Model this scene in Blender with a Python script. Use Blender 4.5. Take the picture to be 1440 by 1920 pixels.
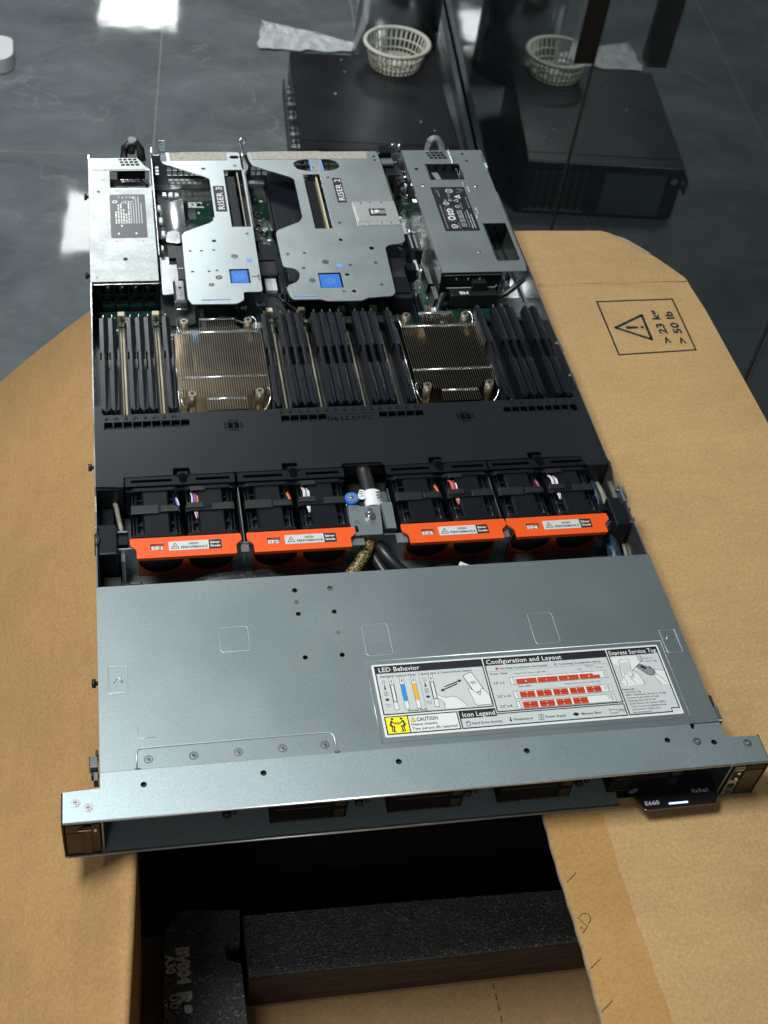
import bpy, bmesh, math, random
from mathutils import Vector, Matrix
from mathutils.geometry import tessellate_polygon
S = bpy.context.scene
for o in list(bpy.data.objects): bpy.data.objects.remove(o)
COL = S.collection
PI = math.pi
UP = 1110.0            # the top of the case stands 1110 mm above the floor; all sizes below are in mm from there
RD = random.Random(7)

# ---------------------------------------------------------------- camera, world, lamps, exposure
cam = bpy.data.cameras.new('camera'); co = bpy.data.objects.new('camera', cam); COL.objects.link(co); S.camera = co
Rr = Vector((0.98697616, -0.13970811, 0.0797478)); Rd = Vector((-0.04337583, -0.70850084, -0.70437568)); Rf = Vector((0.15490838, 0.69174288, -0.70533339))
M = Matrix((Rr, -Rd, -Rf)).transposed().to_4x4()
M.translation = Vector((25.266, -401.643, 745.648 + UP)) * .001
co.matrix_world = M
cam.sensor_fit = 'VERTICAL'; cam.sensor_height = 24; cam.sensor_width = 18
cam.lens = 2348.6 / 1920 * 24
cam.shift_x = 118.08 / 1920; cam.shift_y = -130.42 / 1920
cam.clip_start = .02; cam.clip_end = 60
cam.dof.use_dof = True; cam.dof.focus_distance = .98; cam.dof.aperture_fstop = 12

W = bpy.data.worlds.new('World'); S.world = W; W.use_nodes = True
WN = W.node_tree.nodes; WL = W.node_tree.links; bg = WN['Background']
# a white room: the ceiling above gives soft light, the walls round about little
wt = WN.new('ShaderNodeTexCoord'); ws = WN.new('ShaderNodeSeparateXYZ'); WL.new(wt.outputs['Generated'], ws.inputs[0])
wr = WN.new('ShaderNodeMapRange'); wr.interpolation_type = 'SMOOTHSTEP'; WL.new(ws.outputs[2], wr.inputs[0]); wr.inputs[1].default_value = .12; wr.inputs[2].default_value = .6; wr.inputs[3].default_value = .015; wr.inputs[4].default_value = .105
bg.inputs[0].default_value = (.84, .95, .97, 1); WL.new(wr.outputs[0], bg.inputs[1])

def ceiling_panel(x, y, power):
    l = bpy.data.lights.new('ceiling_panel', 'AREA'); l.shape = 'RECTANGLE'; l.size = .6; l.size_y = .6
    l.energy = power; l.color = (.96, 1.0, .99)
    o = bpy.data.objects.new('ceiling_panel', l); COL.objects.link(o)
    o.location = (x * .001, y * .001, 2.8); o.rotation_euler = (0, 0, math.radians(-5.5))
for x, y, pw in [(288, 9056, 16), (20, 6166, 14), (-250, 3280, 50), (-520, 330, 42), (-790, -2500, 25), (-2700, 3500, 12), (-2980, 640, 8), (-2500, 6400, 16)]:
    ceiling_panel(x, y, pw)
S.view_settings.view_transform = 'Standard'; S.view_settings.look = 'None'
S.view_settings.exposure = 0; S.view_settings.gamma = 1; S.view_settings.use_curve_mapping = False
S.cycles.max_bounces = 8; S.cycles.caustics_reflective = False; S.cycles.caustics_refractive = False

# ---------------------------------------------------------------- materials
def mat(name, base, rough=.5, metal=0.0, spec=.5, var=0.0, scale=200, bump=0.0, bscale=None, rvar=0.0, rs=0, coat=0.0, stretch=None, emis=None, detail=3):
    m = bpy.data.materials.new(name); m.use_nodes = True; nt = m.node_tree; N = nt.nodes; L = nt.links
    b = N['Principled BSDF']; b.inputs['Base Color'].default_value = (*base, 1); b.inputs['Roughness'].default_value = rough
    b.inputs['Metallic'].default_value = metal; b.inputs['Specular IOR Level'].default_value = spec
    if coat: b.inputs['Coat Weight'].default_value = coat; b.inputs['Coat Roughness'].default_value = .1
    if emis: b.inputs['Emission Color'].default_value = (*emis[:3], 1); b.inputs['Emission Strength'].default_value = emis[3]
    if var or bump or rvar:
        tc = N.new('ShaderNodeTexCoord'); src = tc.outputs['Object']
        if stretch:
            mp = N.new('ShaderNodeMapping'); mp.inputs['Scale'].default_value = stretch; L.new(src, mp.inputs[0]); src = mp.outputs[0]
        nz = N.new('ShaderNodeTexNoise'); nz.inputs['Scale'].default_value = scale; nz.inputs['Detail'].default_value = detail; L.new(src, nz.inputs['Vector'])
        if var:
            r = N.new('ShaderNodeMapRange'); L.new(nz.outputs[0], r.inputs[0]); r.inputs[1].default_value = .25; r.inputs[2].default_value = .75
            r.inputs[3].default_value = 1 - var; r.inputs[4].default_value = 1 + var
            v = N.new('ShaderNodeVectorMath'); v.operation = 'SCALE'; v.inputs[0].default_value = base; L.new(r.outputs[0], v.inputs['Scale']); L.new(v.outputs[0], b.inputs['Base Color'])
        if rvar:
            n3 = N.new('ShaderNodeTexNoise'); n3.inputs['Scale'].default_value = rs or scale * .13; n3.inputs['Detail'].default_value = 4; L.new(src, n3.inputs['Vector'])
            r = N.new('ShaderNodeMapRange'); L.new(n3.outputs[0], r.inputs[0]); r.inputs[1].default_value = .3; r.inputs[2].default_value = .7
            r.inputs[3].default_value = rough - rvar; r.inputs[4].default_value = rough + rvar; L.new(r.outputs[0], b.inputs['Roughness'])
        if bump:
            n2 = N.new('ShaderNodeTexNoise'); n2.inputs['Scale'].default_value = bscale or scale; n2.inputs['Detail'].default_value = 2; L.new(src, n2.inputs['Vector'])
            bp = N.new('ShaderNodeBump'); bp.inputs['Strength'].default_value = bump; bp.inputs['Distance'].default_value = .0004; L.new(n2.outputs[0], bp.inputs['Height']); L.new(bp.outputs[0], b.inputs['Normal'])
    return m

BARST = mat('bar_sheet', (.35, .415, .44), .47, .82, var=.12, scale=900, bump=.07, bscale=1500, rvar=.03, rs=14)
RISST = mat('riser_sheet', (.56, .62, .635), .37, .87, var=.07, scale=500, bump=.05, bscale=1200, rvar=.03, rs=25)  # paler than the cover sheet: a ceiling panel's reflection put into the colour
STEEL = mat('galvanised_sheet', (.33, .385, .40), .39, .82, var=.12, scale=850, bump=.08, bscale=1500, rvar=.03, rs=11)
EDGE = mat('edge_highlight', (.85, .88, .89), .36, .9)  # paler than the bar sheet, so the hem's highlight is in the colour
STEEL_IN = mat('inner_steel', (.36, .40, .42), .34, .9, var=.12, scale=250, rvar=.1)
STEEL_SH = mat('shiny_steel', (.62, .65, .66), .22, .95, var=.08, scale=90, rvar=.08)
PSU_ST = mat('power_supply_sheet', (.42, .455, .45), .47, .85, var=.14, scale=260, bump=.06, bscale=1200, rvar=.05, rs=40)
NICKEL = mat('nickel', (.72, .72, .70), .25, 1, var=.1, scale=300)
FIN = mat('fin_metal', (.66, .60, .50), .12, 1, var=.25, scale=60)
FINTOP = mat('fin_edge', (.58, .54, .47), .3, 1)
BRASS = mat('warm_screw', (.42, .36, .27), .35, .85, var=.1, scale=400)
PLAST = mat('black_plastic', (.006, .008, .011), .30, 0, .32, var=.15, scale=900, bump=.16, bscale=1500)
BAFFLE = mat('baffle_plastic', (.011, .013, .016), .33, 0, .36, var=.2, scale=600, bump=.25, bscale=1600)
BLANKM = mat('blank_plastic', (.006, .008, .012), .28, 0, .40, var=.15, scale=900, bump=.16, bscale=1500)
INK_SHADE = mat('ink_and_slot_shade', (.0015, .0015, .002), .8, 0, .05)
CARR = mat('carrier_plastic', (.006, .007, .009), .7, 0, .12)
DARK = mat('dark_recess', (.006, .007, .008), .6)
GLOSS = mat('glossy_black', (.012, .012, .012), .08, 0, .6, coat=.5)
CREAM = mat('cream_plastic', (.62, .55, .38), .45, var=.05)
GOLD = mat('socket_contacts', (.36, .31, .20), .35, .5, var=.25, scale=900, stretch=(1, 1, 1))
ORANGE = mat('orange_plastic', (.78, .088, .008), .42, 0, .5, var=.03, scale=500, bump=.3, bscale=900)
BLUE = mat('blue_plastic', (.035, .17, .58), .35, 0, .5, var=.04)
BLUEP = mat('pale_blue_print', (.16, .33, .66), .45)
WHITE = mat('white_print', (.70, .72, .71), .45)
LABELW = mat('label_paper', (.54, .575, .57), .42, var=.02, scale=80)
LABELG = mat('label_grey', (.46, .50, .50), .42)
BLACKP = mat('black_print', (.012, .013, .016), .45)
GREYL = mat('psu_label_grey', (.045, .05, .06), .4)
REDP = mat('red_print', (.52, .045, .012), .45)
YELP = mat('yellow_print', (.85, .78, .02), .45)
AMBER = mat('amber_print', (.82, .42, .02), .45)
BLUL = mat('blue_light_print', (.02, .26, .66), .45)
GREYP = mat('grey_print', (.22, .23, .24), .5)
PCB = mat('green_board', (.005, .030, .022), .3, 0, .6, var=.5, scale=260, bump=.4, bscale=700)
CHIP = mat('chip_black', (.02, .02, .022), .4)
STICK = mat('sticker_beige', (.38, .35, .31), .6, var=.25, scale=260, bump=.4)
SLEEVE = mat('cable_black', (.012, .012, .013), .4)
WIRER = mat('wire_red', (.6, .06, .03), .4); WIREO = mat('wire_orange', (.75, .25, .06), .4); WIREW = mat('wire_white', (.75, .72, .72), .4)
WIREB = mat('wire_blue', (.08, .16, .6), .4); WIREP = mat('wire_violet', (.25, .08, .35), .4)
LED = mat('lit_strip', (.3, .4, .8), .4, emis=(.35, .5, 1, 2.2))

def braid(name, c1, c2, su, sv, amt=.5):
    m = bpy.data.materials.new(name); m.use_nodes = True; N = m.node_tree.nodes; L = m.node_tree.links; b = N['Principled BSDF']
    tc = N.new('ShaderNodeTexCoord'); mp = N.new('ShaderNodeMapping'); L.new(tc.outputs['UV'], mp.inputs[0])
    mp.inputs['Scale'].default_value = (su, sv, 1); mp.inputs['Rotation'].default_value = (0, 0, .6)
    v = N.new('ShaderNodeTexVoronoi'); v.inputs['Scale'].default_value = 1; L.new(mp.outputs[0], v.inputs['Vector'])
    r = N.new('ShaderNodeMapRange'); L.new(v.outputs['Distance'], r.inputs[0]); r.inputs[1].default_value = amt - .08; r.inputs[2].default_value = amt + .08; r.inputs[3].default_value = 1; r.inputs[4].default_value = 0
    mx = N.new('ShaderNodeMix'); mx.data_type = 'RGBA'; L.new(r.outputs[0], mx.inputs[0]); mx.inputs[6].default_value = (*c1, 1); mx.inputs[7].default_value = (*c2, 1)
    L.new(mx.outputs[2], b.inputs['Base Color']); b.inputs['Roughness'].default_value = .38
    return m
LIPST = mat('lip_sheet', (.33, .38, .40), .62, .6, var=.12, scale=600, bump=.2)
BRAIDY = braid('yellow_black_sleeve', (.012, .012, .012), (.55, .38, .07), 2.0, 20, .40)
BRAIDB = braid('blue_black_sleeve', (.010, .011, .013), (.03, .16, .34), 1.6, 16, .34)
BRAIDK = braid('black_braid', (.010, .010, .011), (.16, .16, .17), 1.6, 16, .25)

def cardboard(name, base, dirx=True):
    m = bpy.data.materials.new(name); m.use_nodes = True; N = m.node_tree.nodes; L = m.node_tree.links; b = N['Principled BSDF']
    b.inputs['Roughness'].default_value = .72; b.inputs['Specular IOR Level'].default_value = .25
    tc = N.new('ShaderNodeTexCoord')
    def nz(scale, det, st=(1, 1, 1), rough=.6):
        mp = N.new('ShaderNodeMapping'); mp.inputs['Scale'].default_value = st; L.new(tc.outputs['Object'], mp.inputs[0])
        n = N.new('ShaderNodeTexNoise'); n.inputs['Scale'].default_value = scale; n.inputs['Detail'].default_value = det; n.inputs['Roughness'].default_value = rough; L.new(mp.outputs[0], n.inputs['Vector']); return n.outputs[0]
    def rng(s, a, z, lo, hi):
        r = N.new('ShaderNodeMapRange'); L.new(s, r.inputs[0]); r.inputs[1].default_value = a; r.inputs[2].default_value = z; r.inputs[3].default_value = lo; r.inputs[4].default_value = hi; return r.outputs[0]
    def mul(a, c):
        x = N.new('ShaderNodeMath'); x.operation = 'MULTIPLY'; L.new(a, x.inputs[0]); L.new(c, x.inputs[1]); return x.outputs[0]
    fine = rng(nz(420, 3), .3, .7, .86, 1.13)
    mott = rng(nz(34, 5), .3, .7, .95, 1.045)
    ribs = rng(nz(70, 2, (.35, 1.8, 1) if dirx else (1.8, .35, 1)), .3, .7, .965, 1.03)
    big = rng(nz(4, 2), .3, .7, .93, 1.06)
    k = mul(mul(fine, mott), mul(ribs, big))
    v = N.new('ShaderNodeVectorMath'); v.operation = 'SCALE'; v.inputs[0].default_value = base; L.new(k, v.inputs['Scale'])
    # pale and dark fibres
    f = rng(nz(1000, 1, (1, .4, 1)), .64, .72, 0, .4)
    mx = N.new('ShaderNodeMix'); mx.data_type = 'RGBA'; L.new(f, mx.inputs[0]); L.new(v.outputs[0], mx.inputs[6]); mx.inputs[7].default_value = (base[0] * 1.6, base[1] * 1.6, base[2] * 1.7, 1)
    L.new(mx.outputs[2], b.inputs['Base Color'])
    bp = N.new('ShaderNodeBump'); bp.inputs['Strength'].default_value = .35; bp.inputs['Distance'].default_value = .0006
    L.new(ribs, bp.inputs['Height']); bp2 = N.new('ShaderNodeBump'); bp2.inputs['Strength'].default_value = .25; bp2.inputs['Distance'].default_value = .0003; L.new(fine, bp2.inputs['Height']); L.new(bp.outputs[0], bp2.inputs['Normal']); L.new(bp2.outputs[0], b.inputs['Normal'])
    return m
CARD = cardboard('brown_cardboard', (.47, .297, .135))
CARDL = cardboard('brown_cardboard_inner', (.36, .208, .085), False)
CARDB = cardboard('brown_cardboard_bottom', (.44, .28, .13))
CARDIN = cardboard('cardboard_edge', (.40, .32, .23))
TAPE = cardboard('tape_paper', (.43, .245, .088)); TAPE.node_tree.nodes['Principled BSDF'].inputs['Roughness'].default_value = .4

def foam_mat():
    m = bpy.data.materials.new('black_foam'); m.use_nodes = True; N = m.node_tree.nodes; L = m.node_tree.links; b = N['Principled BSDF']
    tc = N.new('ShaderNodeTexCoord'); v = N.new('ShaderNodeTexVoronoi'); v.inputs['Scale'].default_value = 800; L.new(tc.outputs['Object'], v.inputs['Vector'])
    n = N.new('ShaderNodeTexNoise'); n.inputs['Scale'].default_value = 120; n.inputs['Detail'].default_value = 5; L.new(tc.outputs['Object'], n.inputs['Vector'])
    sp = N.new('ShaderNodeSeparateColor'); L.new(v.outputs['Color'], sp.inputs[0])
    r = N.new('ShaderNodeMapRange'); L.new(sp.outputs[0], r.inputs[0]); r.inputs[1].default_value = .88; r.inputs[2].default_value = .99; r.inputs[3].default_value = 0; r.inputs[4].default_value = 1
    mx = N.new('ShaderNodeMix'); mx.data_type = 'RGBA'; L.new(r.outputs[0], mx.inputs[0]); mx.inputs[6].default_value = (.072, .072, .076, 1); mx.inputs[7].default_value = (.30, .31, .33, 1); L.new(mx.outputs[2], b.inputs['Base Color'])  # scattered pale cells paint glints of light onto the black beads
    r2 = N.new('ShaderNodeMapRange'); L.new(sp.outputs[1], r2.inputs[0]); r2.inputs[3].default_value = .12; r2.inputs[4].default_value = .6; L.new(r2.outputs[0], b.inputs['Roughness']); b.inputs['Specular IOR Level'].default_value = .7
    bp = N.new('ShaderNodeBump'); bp.inputs['Strength'].default_value = .9; bp.inputs['Distance'].default_value = .0010; L.new(v.outputs['Distance'], bp.inputs['Height'])
    bp2 = N.new('ShaderNodeBump'); bp2.inputs['Strength'].default_value = .5; bp2.inputs['Distance'].default_value = .0016; L.new(n.outputs[0], bp2.inputs['Height']); L.new(bp.outputs[0], bp2.inputs['Normal']); L.new(bp2.outputs[0], b.inputs['Normal'])
    return m
FOAM = foam_mat()
FOAMCUT = mat('foam_cut_side', (.055, .042, .032), .8, 0, .2, var=.4, scale=120, bump=1, bscale=300, stretch=(.25, .25, 2))
FOAMINK = mat('foam_ink', (.75, .80, .82), .6, var=.5, scale=500, bump=.8, bscale=600)

def floor_mat():
    m = bpy.data.materials.new('grey_marble_tile'); m.use_nodes = True; N = m.node_tree.nodes; L = m.node_tree.links; b = N['Principled BSDF']
    tc = N.new('ShaderNodeTexCoord'); src = tc.outputs['Object']
    def nz(scale, det, dist=0, rough=.5, st=(1, 1, 1)):
        mp = N.new('ShaderNodeMapping'); mp.inputs['Scale'].default_value = st; mp.inputs['Rotation'].default_value = (0, 0, .5); L.new(src, mp.inputs[0])
        n = N.new('ShaderNodeTexNoise'); n.inputs['Scale'].default_value = scale; n.inputs['Detail'].default_value = det; n.inputs['Distortion'].default_value = dist; n.inputs['Roughness'].default_value = rough; L.new(mp.outputs[0], n.inputs['Vector']); return n.outputs[0]
    def rng(s, a, z, lo, hi):
        r = N.new('ShaderNodeMapRange'); L.new(s, r.inputs[0]); r.inputs[1].default_value = a; r.inputs[2].default_value = z; r.inputs[3].default_value = lo; r.inputs[4].default_value = hi; return r.outputs[0]
    def mix(f, a, c):
        mx = N.new('ShaderNodeMix'); mx.data_type = 'RGBA'; L.new(f, mx.inputs[0])
        for i, q in ((6, a), (7, c)):
            if isinstance(q, tuple): mx.inputs[i].default_value = (*q, 1)
            else: L.new(q, mx.inputs[i])
        return mx.outputs[2]
    cloud = rng(nz(3.6, 9, .7, .66, (1, 1.35, 1)), .32, .70, 0, 1)
    col = mix(cloud, (.080, .096, .106), (.190, .215, .228))
    grain = rng(nz(46, 6, .5, .75, (1, 2.4, 1)), .3, .7, 0, .45); col = mix(grain, col, (.15, .168, .175)); g2 = rng(nz(120, 4, 0, .7), .60, .75, 0, .35); col = mix(g2, col, (.27, .29, .29))
    # pale veins: thin bands where a warped noise crosses its middle value
    def vein(scale, w, amt):
        n = nz(scale, 6, .8, .5, (1, 2.0, 1)); a = N.new('ShaderNodeMath'); a.operation = 'SUBTRACT'; L.new(n, a.inputs[0]); a.inputs[1].default_value = .5
        c = N.new('ShaderNodeMath'); c.operation = 'ABSOLUTE'; L.new(a.outputs[0], c.inputs[0]); return rng(c.outputs[0], 0, w, amt, 0)
    mask = rng(nz(2.6, 2), .38, .58, 0, 1)
    v1 = vein(1.6, .007, .5); q = N.new('ShaderNodeMath'); q.operation = 'MULTIPLY'; L.new(v1, q.inputs[0]); L.new(mask, q.inputs[1])
    col = mix(q.outputs[0], col, (.25, .28, .29))
    v2 = vein(3.4, .008, .38); q = N.new('ShaderNodeMath'); q.operation = 'MULTIPLY'; L.new(v2, q.inputs[0]); L.new(mask, q.inputs[1])
    col = mix(q.outputs[0], col, (.22, .24, .25))
    # joints between 600 x 1200 mm tiles
    mp = N.new('ShaderNodeMapping'); mp.inputs['Rotation'].default_value = (0, 0, math.radians(5.0)); L.new(src, mp.inputs[0])
    sx = N.new('ShaderNodeSeparateXYZ'); L.new(mp.outputs[0], sx.inputs[0])
    def joint(out, size, off, w):
        a = N.new('ShaderNodeMath'); a.operation = 'ADD'; L.new(out, a.inputs[0]); a.inputs[1].default_value = off
        f = N.new('ShaderNodeMath'); f.operation = 'PINGPONG'; L.new(a.outputs[0], f.inputs[0]); f.inputs[1].default_value = size / 2
        return rng(f.outputs[0], w * .6, w, 1, 0)
    # in the turned frame x' = x cos5 - y sin5, y' = x sin5 + y cos5
    jx = joint(sx.outputs[0], .6, .087, .0022); jy = joint(sx.outputs[1], 1.2, -.115, .0020)
    col = mix(jx, col, (.30, .27, .23)); col = mix(jy, col, (.24, .235, .22))
    L.new(col, b.inputs['Base Color']); b.inputs['Roughness'].default_value = .12; b.inputs['Specular IOR Level'].default_value = .5
    L.new(rng(nz(9, 3), .3, .7, .03, .07), b.inputs['Roughness'])
    bp = N.new('ShaderNodeBump'); bp.inputs['Strength'].default_value = .16; bp.inputs['Distance'].default_value = .002; L.new(nz(9, 1), bp.inputs['Height']); L.new(bp.outputs[0], b.inputs['Normal'])
    return m
FLOORM = floor_mat()
GLASS = mat('door_glass', (.42, .50, .50), 0.0, 0, .5); GLASS.node_tree.nodes['Principled BSDF'].inputs['IOR'].default_value = 1.6; GLASS.node_tree.nodes['Principled BSDF'].inputs['Roughness'].default_value = .010; GLASS.node_tree.nodes['Principled BSDF'].inputs['Transmission Weight'].default_value = 1
RAILM = mat('rail_metal', (.16, .20, .20), .28, .8, var=.2, scale=30)
TOWERM = mat('painted_black_case', (.009, .010, .014), .38, 0, .35, var=.5, scale=14, rvar=.12, bump=.1, bscale=60)
TOWERD = mat('dusty_black', (.03, .032, .036), .55, var=.4, scale=60)
BASKM = mat('offwhite_plastic', (.62, .62, .52), .45, var=.05)
BINM = mat('bin_steel', (.50, .51, .52), .22, .95, var=.15, scale=8)
FOILM = mat('white_sheet', (.52, .56, .56), .3, var=.15, scale=25, bump=.6, bscale=40)
EPSM = mat('white_foam', (.66, .70, .70), .7, var=.06, scale=150, bump=.5, bscale=250)

# ---------------------------------------------------------------- mesh builder
class MB:
    def __init__(s, *mats): s.v = []; s.f = []; s.m = []; s.sm = []; s.uv = []; s.mats = list(mats)
    def mi(s, m):
        if m is None: return 0
        if m not in s.mats: s.mats.append(m)
        return s.mats.index(m)
    def face(s, idx, m=None, smooth=False, uv=None): s.f.append(tuple(idx)); s.m.append(s.mi(m)); s.sm.append(smooth); s.uv.append(uv)
    def pts(s, p):
        n = len(s.v); s.v += [tuple(q) for q in p]; return n
    def box(s, x0, y0, z0, x1, y1, z1, m=None, c=0.0):
        if x1 < x0: x0, x1 = x1, x0
        if y1 < y0: y0, y1 = y1, y0
        if z1 < z0: z0, z1 = z1, z0
        c = min(c, (x1 - x0) * .45, (y1 - y0) * .45, (z1 - z0) * .9)
        if c > 0:   # a top edge taken off by c
            n = s.pts([(x0, y0, z0), (x1, y0, z0), (x1, y1, z0), (x0, y1, z0), (x0, y0, z1 - c), (x1, y0, z1 - c), (x1, y1, z1 - c), (x0, y1, z1 - c),
                       (x0 + c, y0 + c, z1), (x1 - c, y0 + c, z1), (x1 - c, y1 - c, z1), (x0 + c, y1 - c, z1)])
            for q in ((3, 2, 1, 0), (0, 1, 5, 4), (1, 2, 6, 5), (2, 3, 7, 6), (3, 0, 4, 7), (4, 5, 9, 8), (5, 6, 10, 9), (6, 7, 11, 10), (7, 4, 8, 11), (8, 9, 10, 11)): s.face([n + i for i in q], m)
        else:
            n = s.pts([(x0, y0, z0), (x1, y0, z0), (x1, y1, z0), (x0, y1, z0), (x0, y0, z1), (x1, y0, z1), (x1, y1, z1), (x0, y1, z1)])
            for q in ((3, 2, 1, 0), (0, 1, 5, 4), (1, 2, 6, 5), (2, 3, 7, 6), (3, 0, 4, 7), (4, 5, 6, 7)): s.face([n + i for i in q], m)
        return s
    def plate(s, outer, a, b, holes=(), m=None, ax='z', hm=None):
        # outline extruded from a to b along an axis; holes go right through
        def P(u, w, h): return (u, w, h) if ax == 'z' else ((u, h, w) if ax == 'y' else (h, u, w))
        loops = [list(outer)] + [list(h) for h in holes]
        def area(l): return sum(l[i][0] * l[(i + 1) % len(l)][1] - l[(i + 1) % len(l)][0] * l[i][1] for i in range(len(l)))
        loops = [l if (area(l) > 0) == (i == 0) else l[::-1] for i, l in enumerate(loops)]
        tri = tessellate_polygon([[Vector((u, w, 0)) for u, w in l] for l in loops])
        flat = [q for l in loops for q in l]
        n0 = s.pts([P(u, w, a) for u, w in flat]); n1 = s.pts([P(u, w, b) for u, w in flat])
        for t in tri:
            x = [flat[i] for i in t]; ar = (x[1][0] - x[0][0]) * (x[2][1] - x[0][1]) - (x[2][0] - x[0][0]) * (x[1][1] - x[0][1])
            t = t if ar > 0 else t[::-1]
            if b < a: t = t[::-1]
            if ax == 'y': t = t[::-1]
            s.face([n1 + i for i in t], m); s.face([n0 + i for i in t[::-1]], m)
        k = 0
        for li, l in enumerate(loops):
            for i in range(len(l)):
                j = (i + 1) % len(l); q = [n0 + k + i, n0 + k + j, n1 + k + j, n1 + k + i]
                if (b < a) != (ax == 'y'): q = q[::-1]
                s.face(q, hm if (li and hm) else m)
            k += len(l)
        return s
    def cyl(s, x, y, z0, z1, r, m=None, n=16, r1=None, cap=True, ax='z', smooth=True):
        r1 = r if r1 is None else r1
        def P(a, b, h): return (x + a, y + b, h) if ax == 'z' else ((x + a, h, y + b) if ax == 'y' else (h, x + a, y + b))
        a0 = s.pts([P(r * math.cos(2 * PI * i / n), r * math.sin(2 * PI * i / n), z0) for i in range(n)])
        a1 = s.pts([P(r1 * math.cos(2 * PI * i / n), r1 * math.sin(2 * PI * i / n), z1) for i in range(n)])
        for i in range(n):
            j = (i + 1) % n; s.face([a0 + i, a0 + j, a1 + j, a1 + i], m, smooth)
        if cap: s.face([a1 + i for i in range(n)], m); s.face([a0 + i for i in reversed(range(n))], m)
        return s
    def disc(s, x, y, z, r, m=None, n=20):
        a = s.pts([(x + r * math.cos(2 * PI * i / n), y + r * math.sin(2 * PI * i / n), z) for i in range(n)]); s.face(range(a, a + n), m); return s
    def ring(s, x, y, z, r0, r1, m=None, n=28):
        a = s.pts([(x + r0 * math.cos(2 * PI * i / n), y + r0 * math.sin(2 * PI * i / n), z) for i in range(n)]); b = s.pts([(x + r1 * math.cos(2 * PI * i / n), y + r1 * math.sin(2 * PI * i / n), z) for i in range(n)])
        for i in range(n):
            j = (i + 1) % n; s.face([a + i, b + i, b + j, a + j], m)
        return s
    def quad(s, p, m=None): n = s.pts(p); s.face(range(n, n + len(p)), m); return s
    def flat(s, p, z, m=None):
        ar = sum(p[i][0] * p[(i + 1) % len(p)][1] - p[(i + 1) % len(p)][0] * p[i][1] for i in range(len(p)))
        p = list(p) if ar > 0 else list(p)[::-1]
        if len(p) > 4:
            n = s.pts([(x, y, z) for x, y in p])
            for t in tessellate_polygon([[Vector((x, y, 0)) for x, y in p]]):
                x = [p[i] for i in t]; a = (x[1][0] - x[0][0]) * (x[2][1] - x[0][1]) - (x[2][0] - x[0][0]) * (x[1][1] - x[0][1])
                s.face([n + i for i in (t if a > 0 else t[::-1])], m)
            return s
        return s.quad([(x, y, z) for x, y in p], m)
    def rect(s, x0, y0, x1, y1, z, m=None): return s.flat([(x0, y0), (x1, y0), (x1, y1), (x0, y1)], z, m)
    def frame(s, x0, y0, x1, y1, z, w, m=None):
        s.rect(x0, y0, x1, y0 + w, z, m); s.rect(x0, y1 - w, x1, y1, z, m); s.rect(x0, y0 + w, x0 + w, y1 - w, z, m); s.rect(x1 - w, y0 + w, x1, y1 - w, z, m); return s
    def stroke(s, p, z, w, m=None, closed=False):
        p = [Vector((q[0], q[1])) for q in p]; n = len(p); k = n if closed else n - 1
        for i in range(k):
            a, b = p[i], p[(i + 1) % n]; d = (b - a)
            if d.length < 1e-6: continue
            d.normalize(); t = Vector((-d.y, d.x)) * w / 2; a = a - d * w * .3; b = b + d * w * .3
            s.quad([(a - t).to_tuple() + (z,), (b - t).to_tuple() + (z,), (b + t).to_tuple() + (z,), (a + t).to_tuple() + (z,)], m)
        return s
    def tube(s, p, r, m=None, n=8, closed=False, smooth=True, cap=True, rz=1.0):
        p = [Vector(q) for q in p]; N = len(p); rings = []; L = 0; Ls = []
        for i in range(N):
            a = p[i - 1] if (i or closed) else p[i]; b = p[(i + 1) % N] if (i < N - 1 or closed) else p[i]
            d = (b - a).normalized(); up = Vector((0, 0, 1)) if abs(d.z) < .95 else Vector((1, 0, 0))
            u = d.cross(up).normalized(); w = u.cross(d).normalized(); rr = r[i] if isinstance(r, (list, tuple)) else r
            rings.append(s.pts([p[i] + u * rr * math.cos(2 * PI * k / n) + w * rr * rz * math.sin(2 * PI * k / n) for k in range(n)]))
            if i: L += (p[i] - p[i - 1]).length
            Ls.append(L)
        for i in range(N if closed else N - 1):
            j = (i + 1) % N; l0 = Ls[i]; l1 = Ls[j] if j else L + 1
            for k in range(n):
                q = (k + 1) % n
                s.face([rings[i] + k, rings[j] + k, rings[j] + q, rings[i] + q], m, smooth, [(l0, k / n), (l1, k / n), (l1, (k + 1) / n), (l0, (k + 1) / n)])
        if cap and not closed:
            s.face([rings[0] + k for k in range(n)], m); s.face([rings[-1] + k for k in reversed(range(n))], m)
        return s
    def text(s, txt, x, y, z, h, m=None, w=None, rot=0.0, bold=0.0, align='L', ax='z', thick=0, flip=False, shear=0, res=2):
        c = bpy.data.curves.new('t', 'FONT'); c.body = txt; c.size = h / .72; c.resolution_u = res; c.offset = bold * h; c.shear = shear; c.space_character = 1.04
        o = bpy.data.objects.new('t', c); me = bpy.data.meshes.new_from_object(o)
        vs = [v.co.copy() for v in me.vertices]
        if not vs: return s
        x0 = min(v.x for v in vs); x1 = max(v.x for v in vs); k = 1.0 if w is None else w / max(x1 - x0, 1e-6); W = (x1 - x0) * k
        off = 0 if align == 'L' else (-W / 2 if align == 'C' else -W)
        ca, sa = math.cos(rot), math.sin(rot); out = []
        for v in vs:
            a = (v.x - x0) * k + off; b = v.y; X = x + a * ca - b * sa; Y = y + a * sa + b * ca
            out.append((X, Y, z) if ax == 'z' else (X, z, Y))     # ax 'y': x across, z up, on a front face
        n = s.pts(out)
        for p in me.polygons:
            idx = [n + i for i in p.vertices]
            if p.normal.z < 0: idx = idx[::-1]
            s.face(idx, m)
        bpy.data.objects.remove(o); bpy.data.curves.remove(c); bpy.data.meshes.remove(me)
        return s
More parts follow.
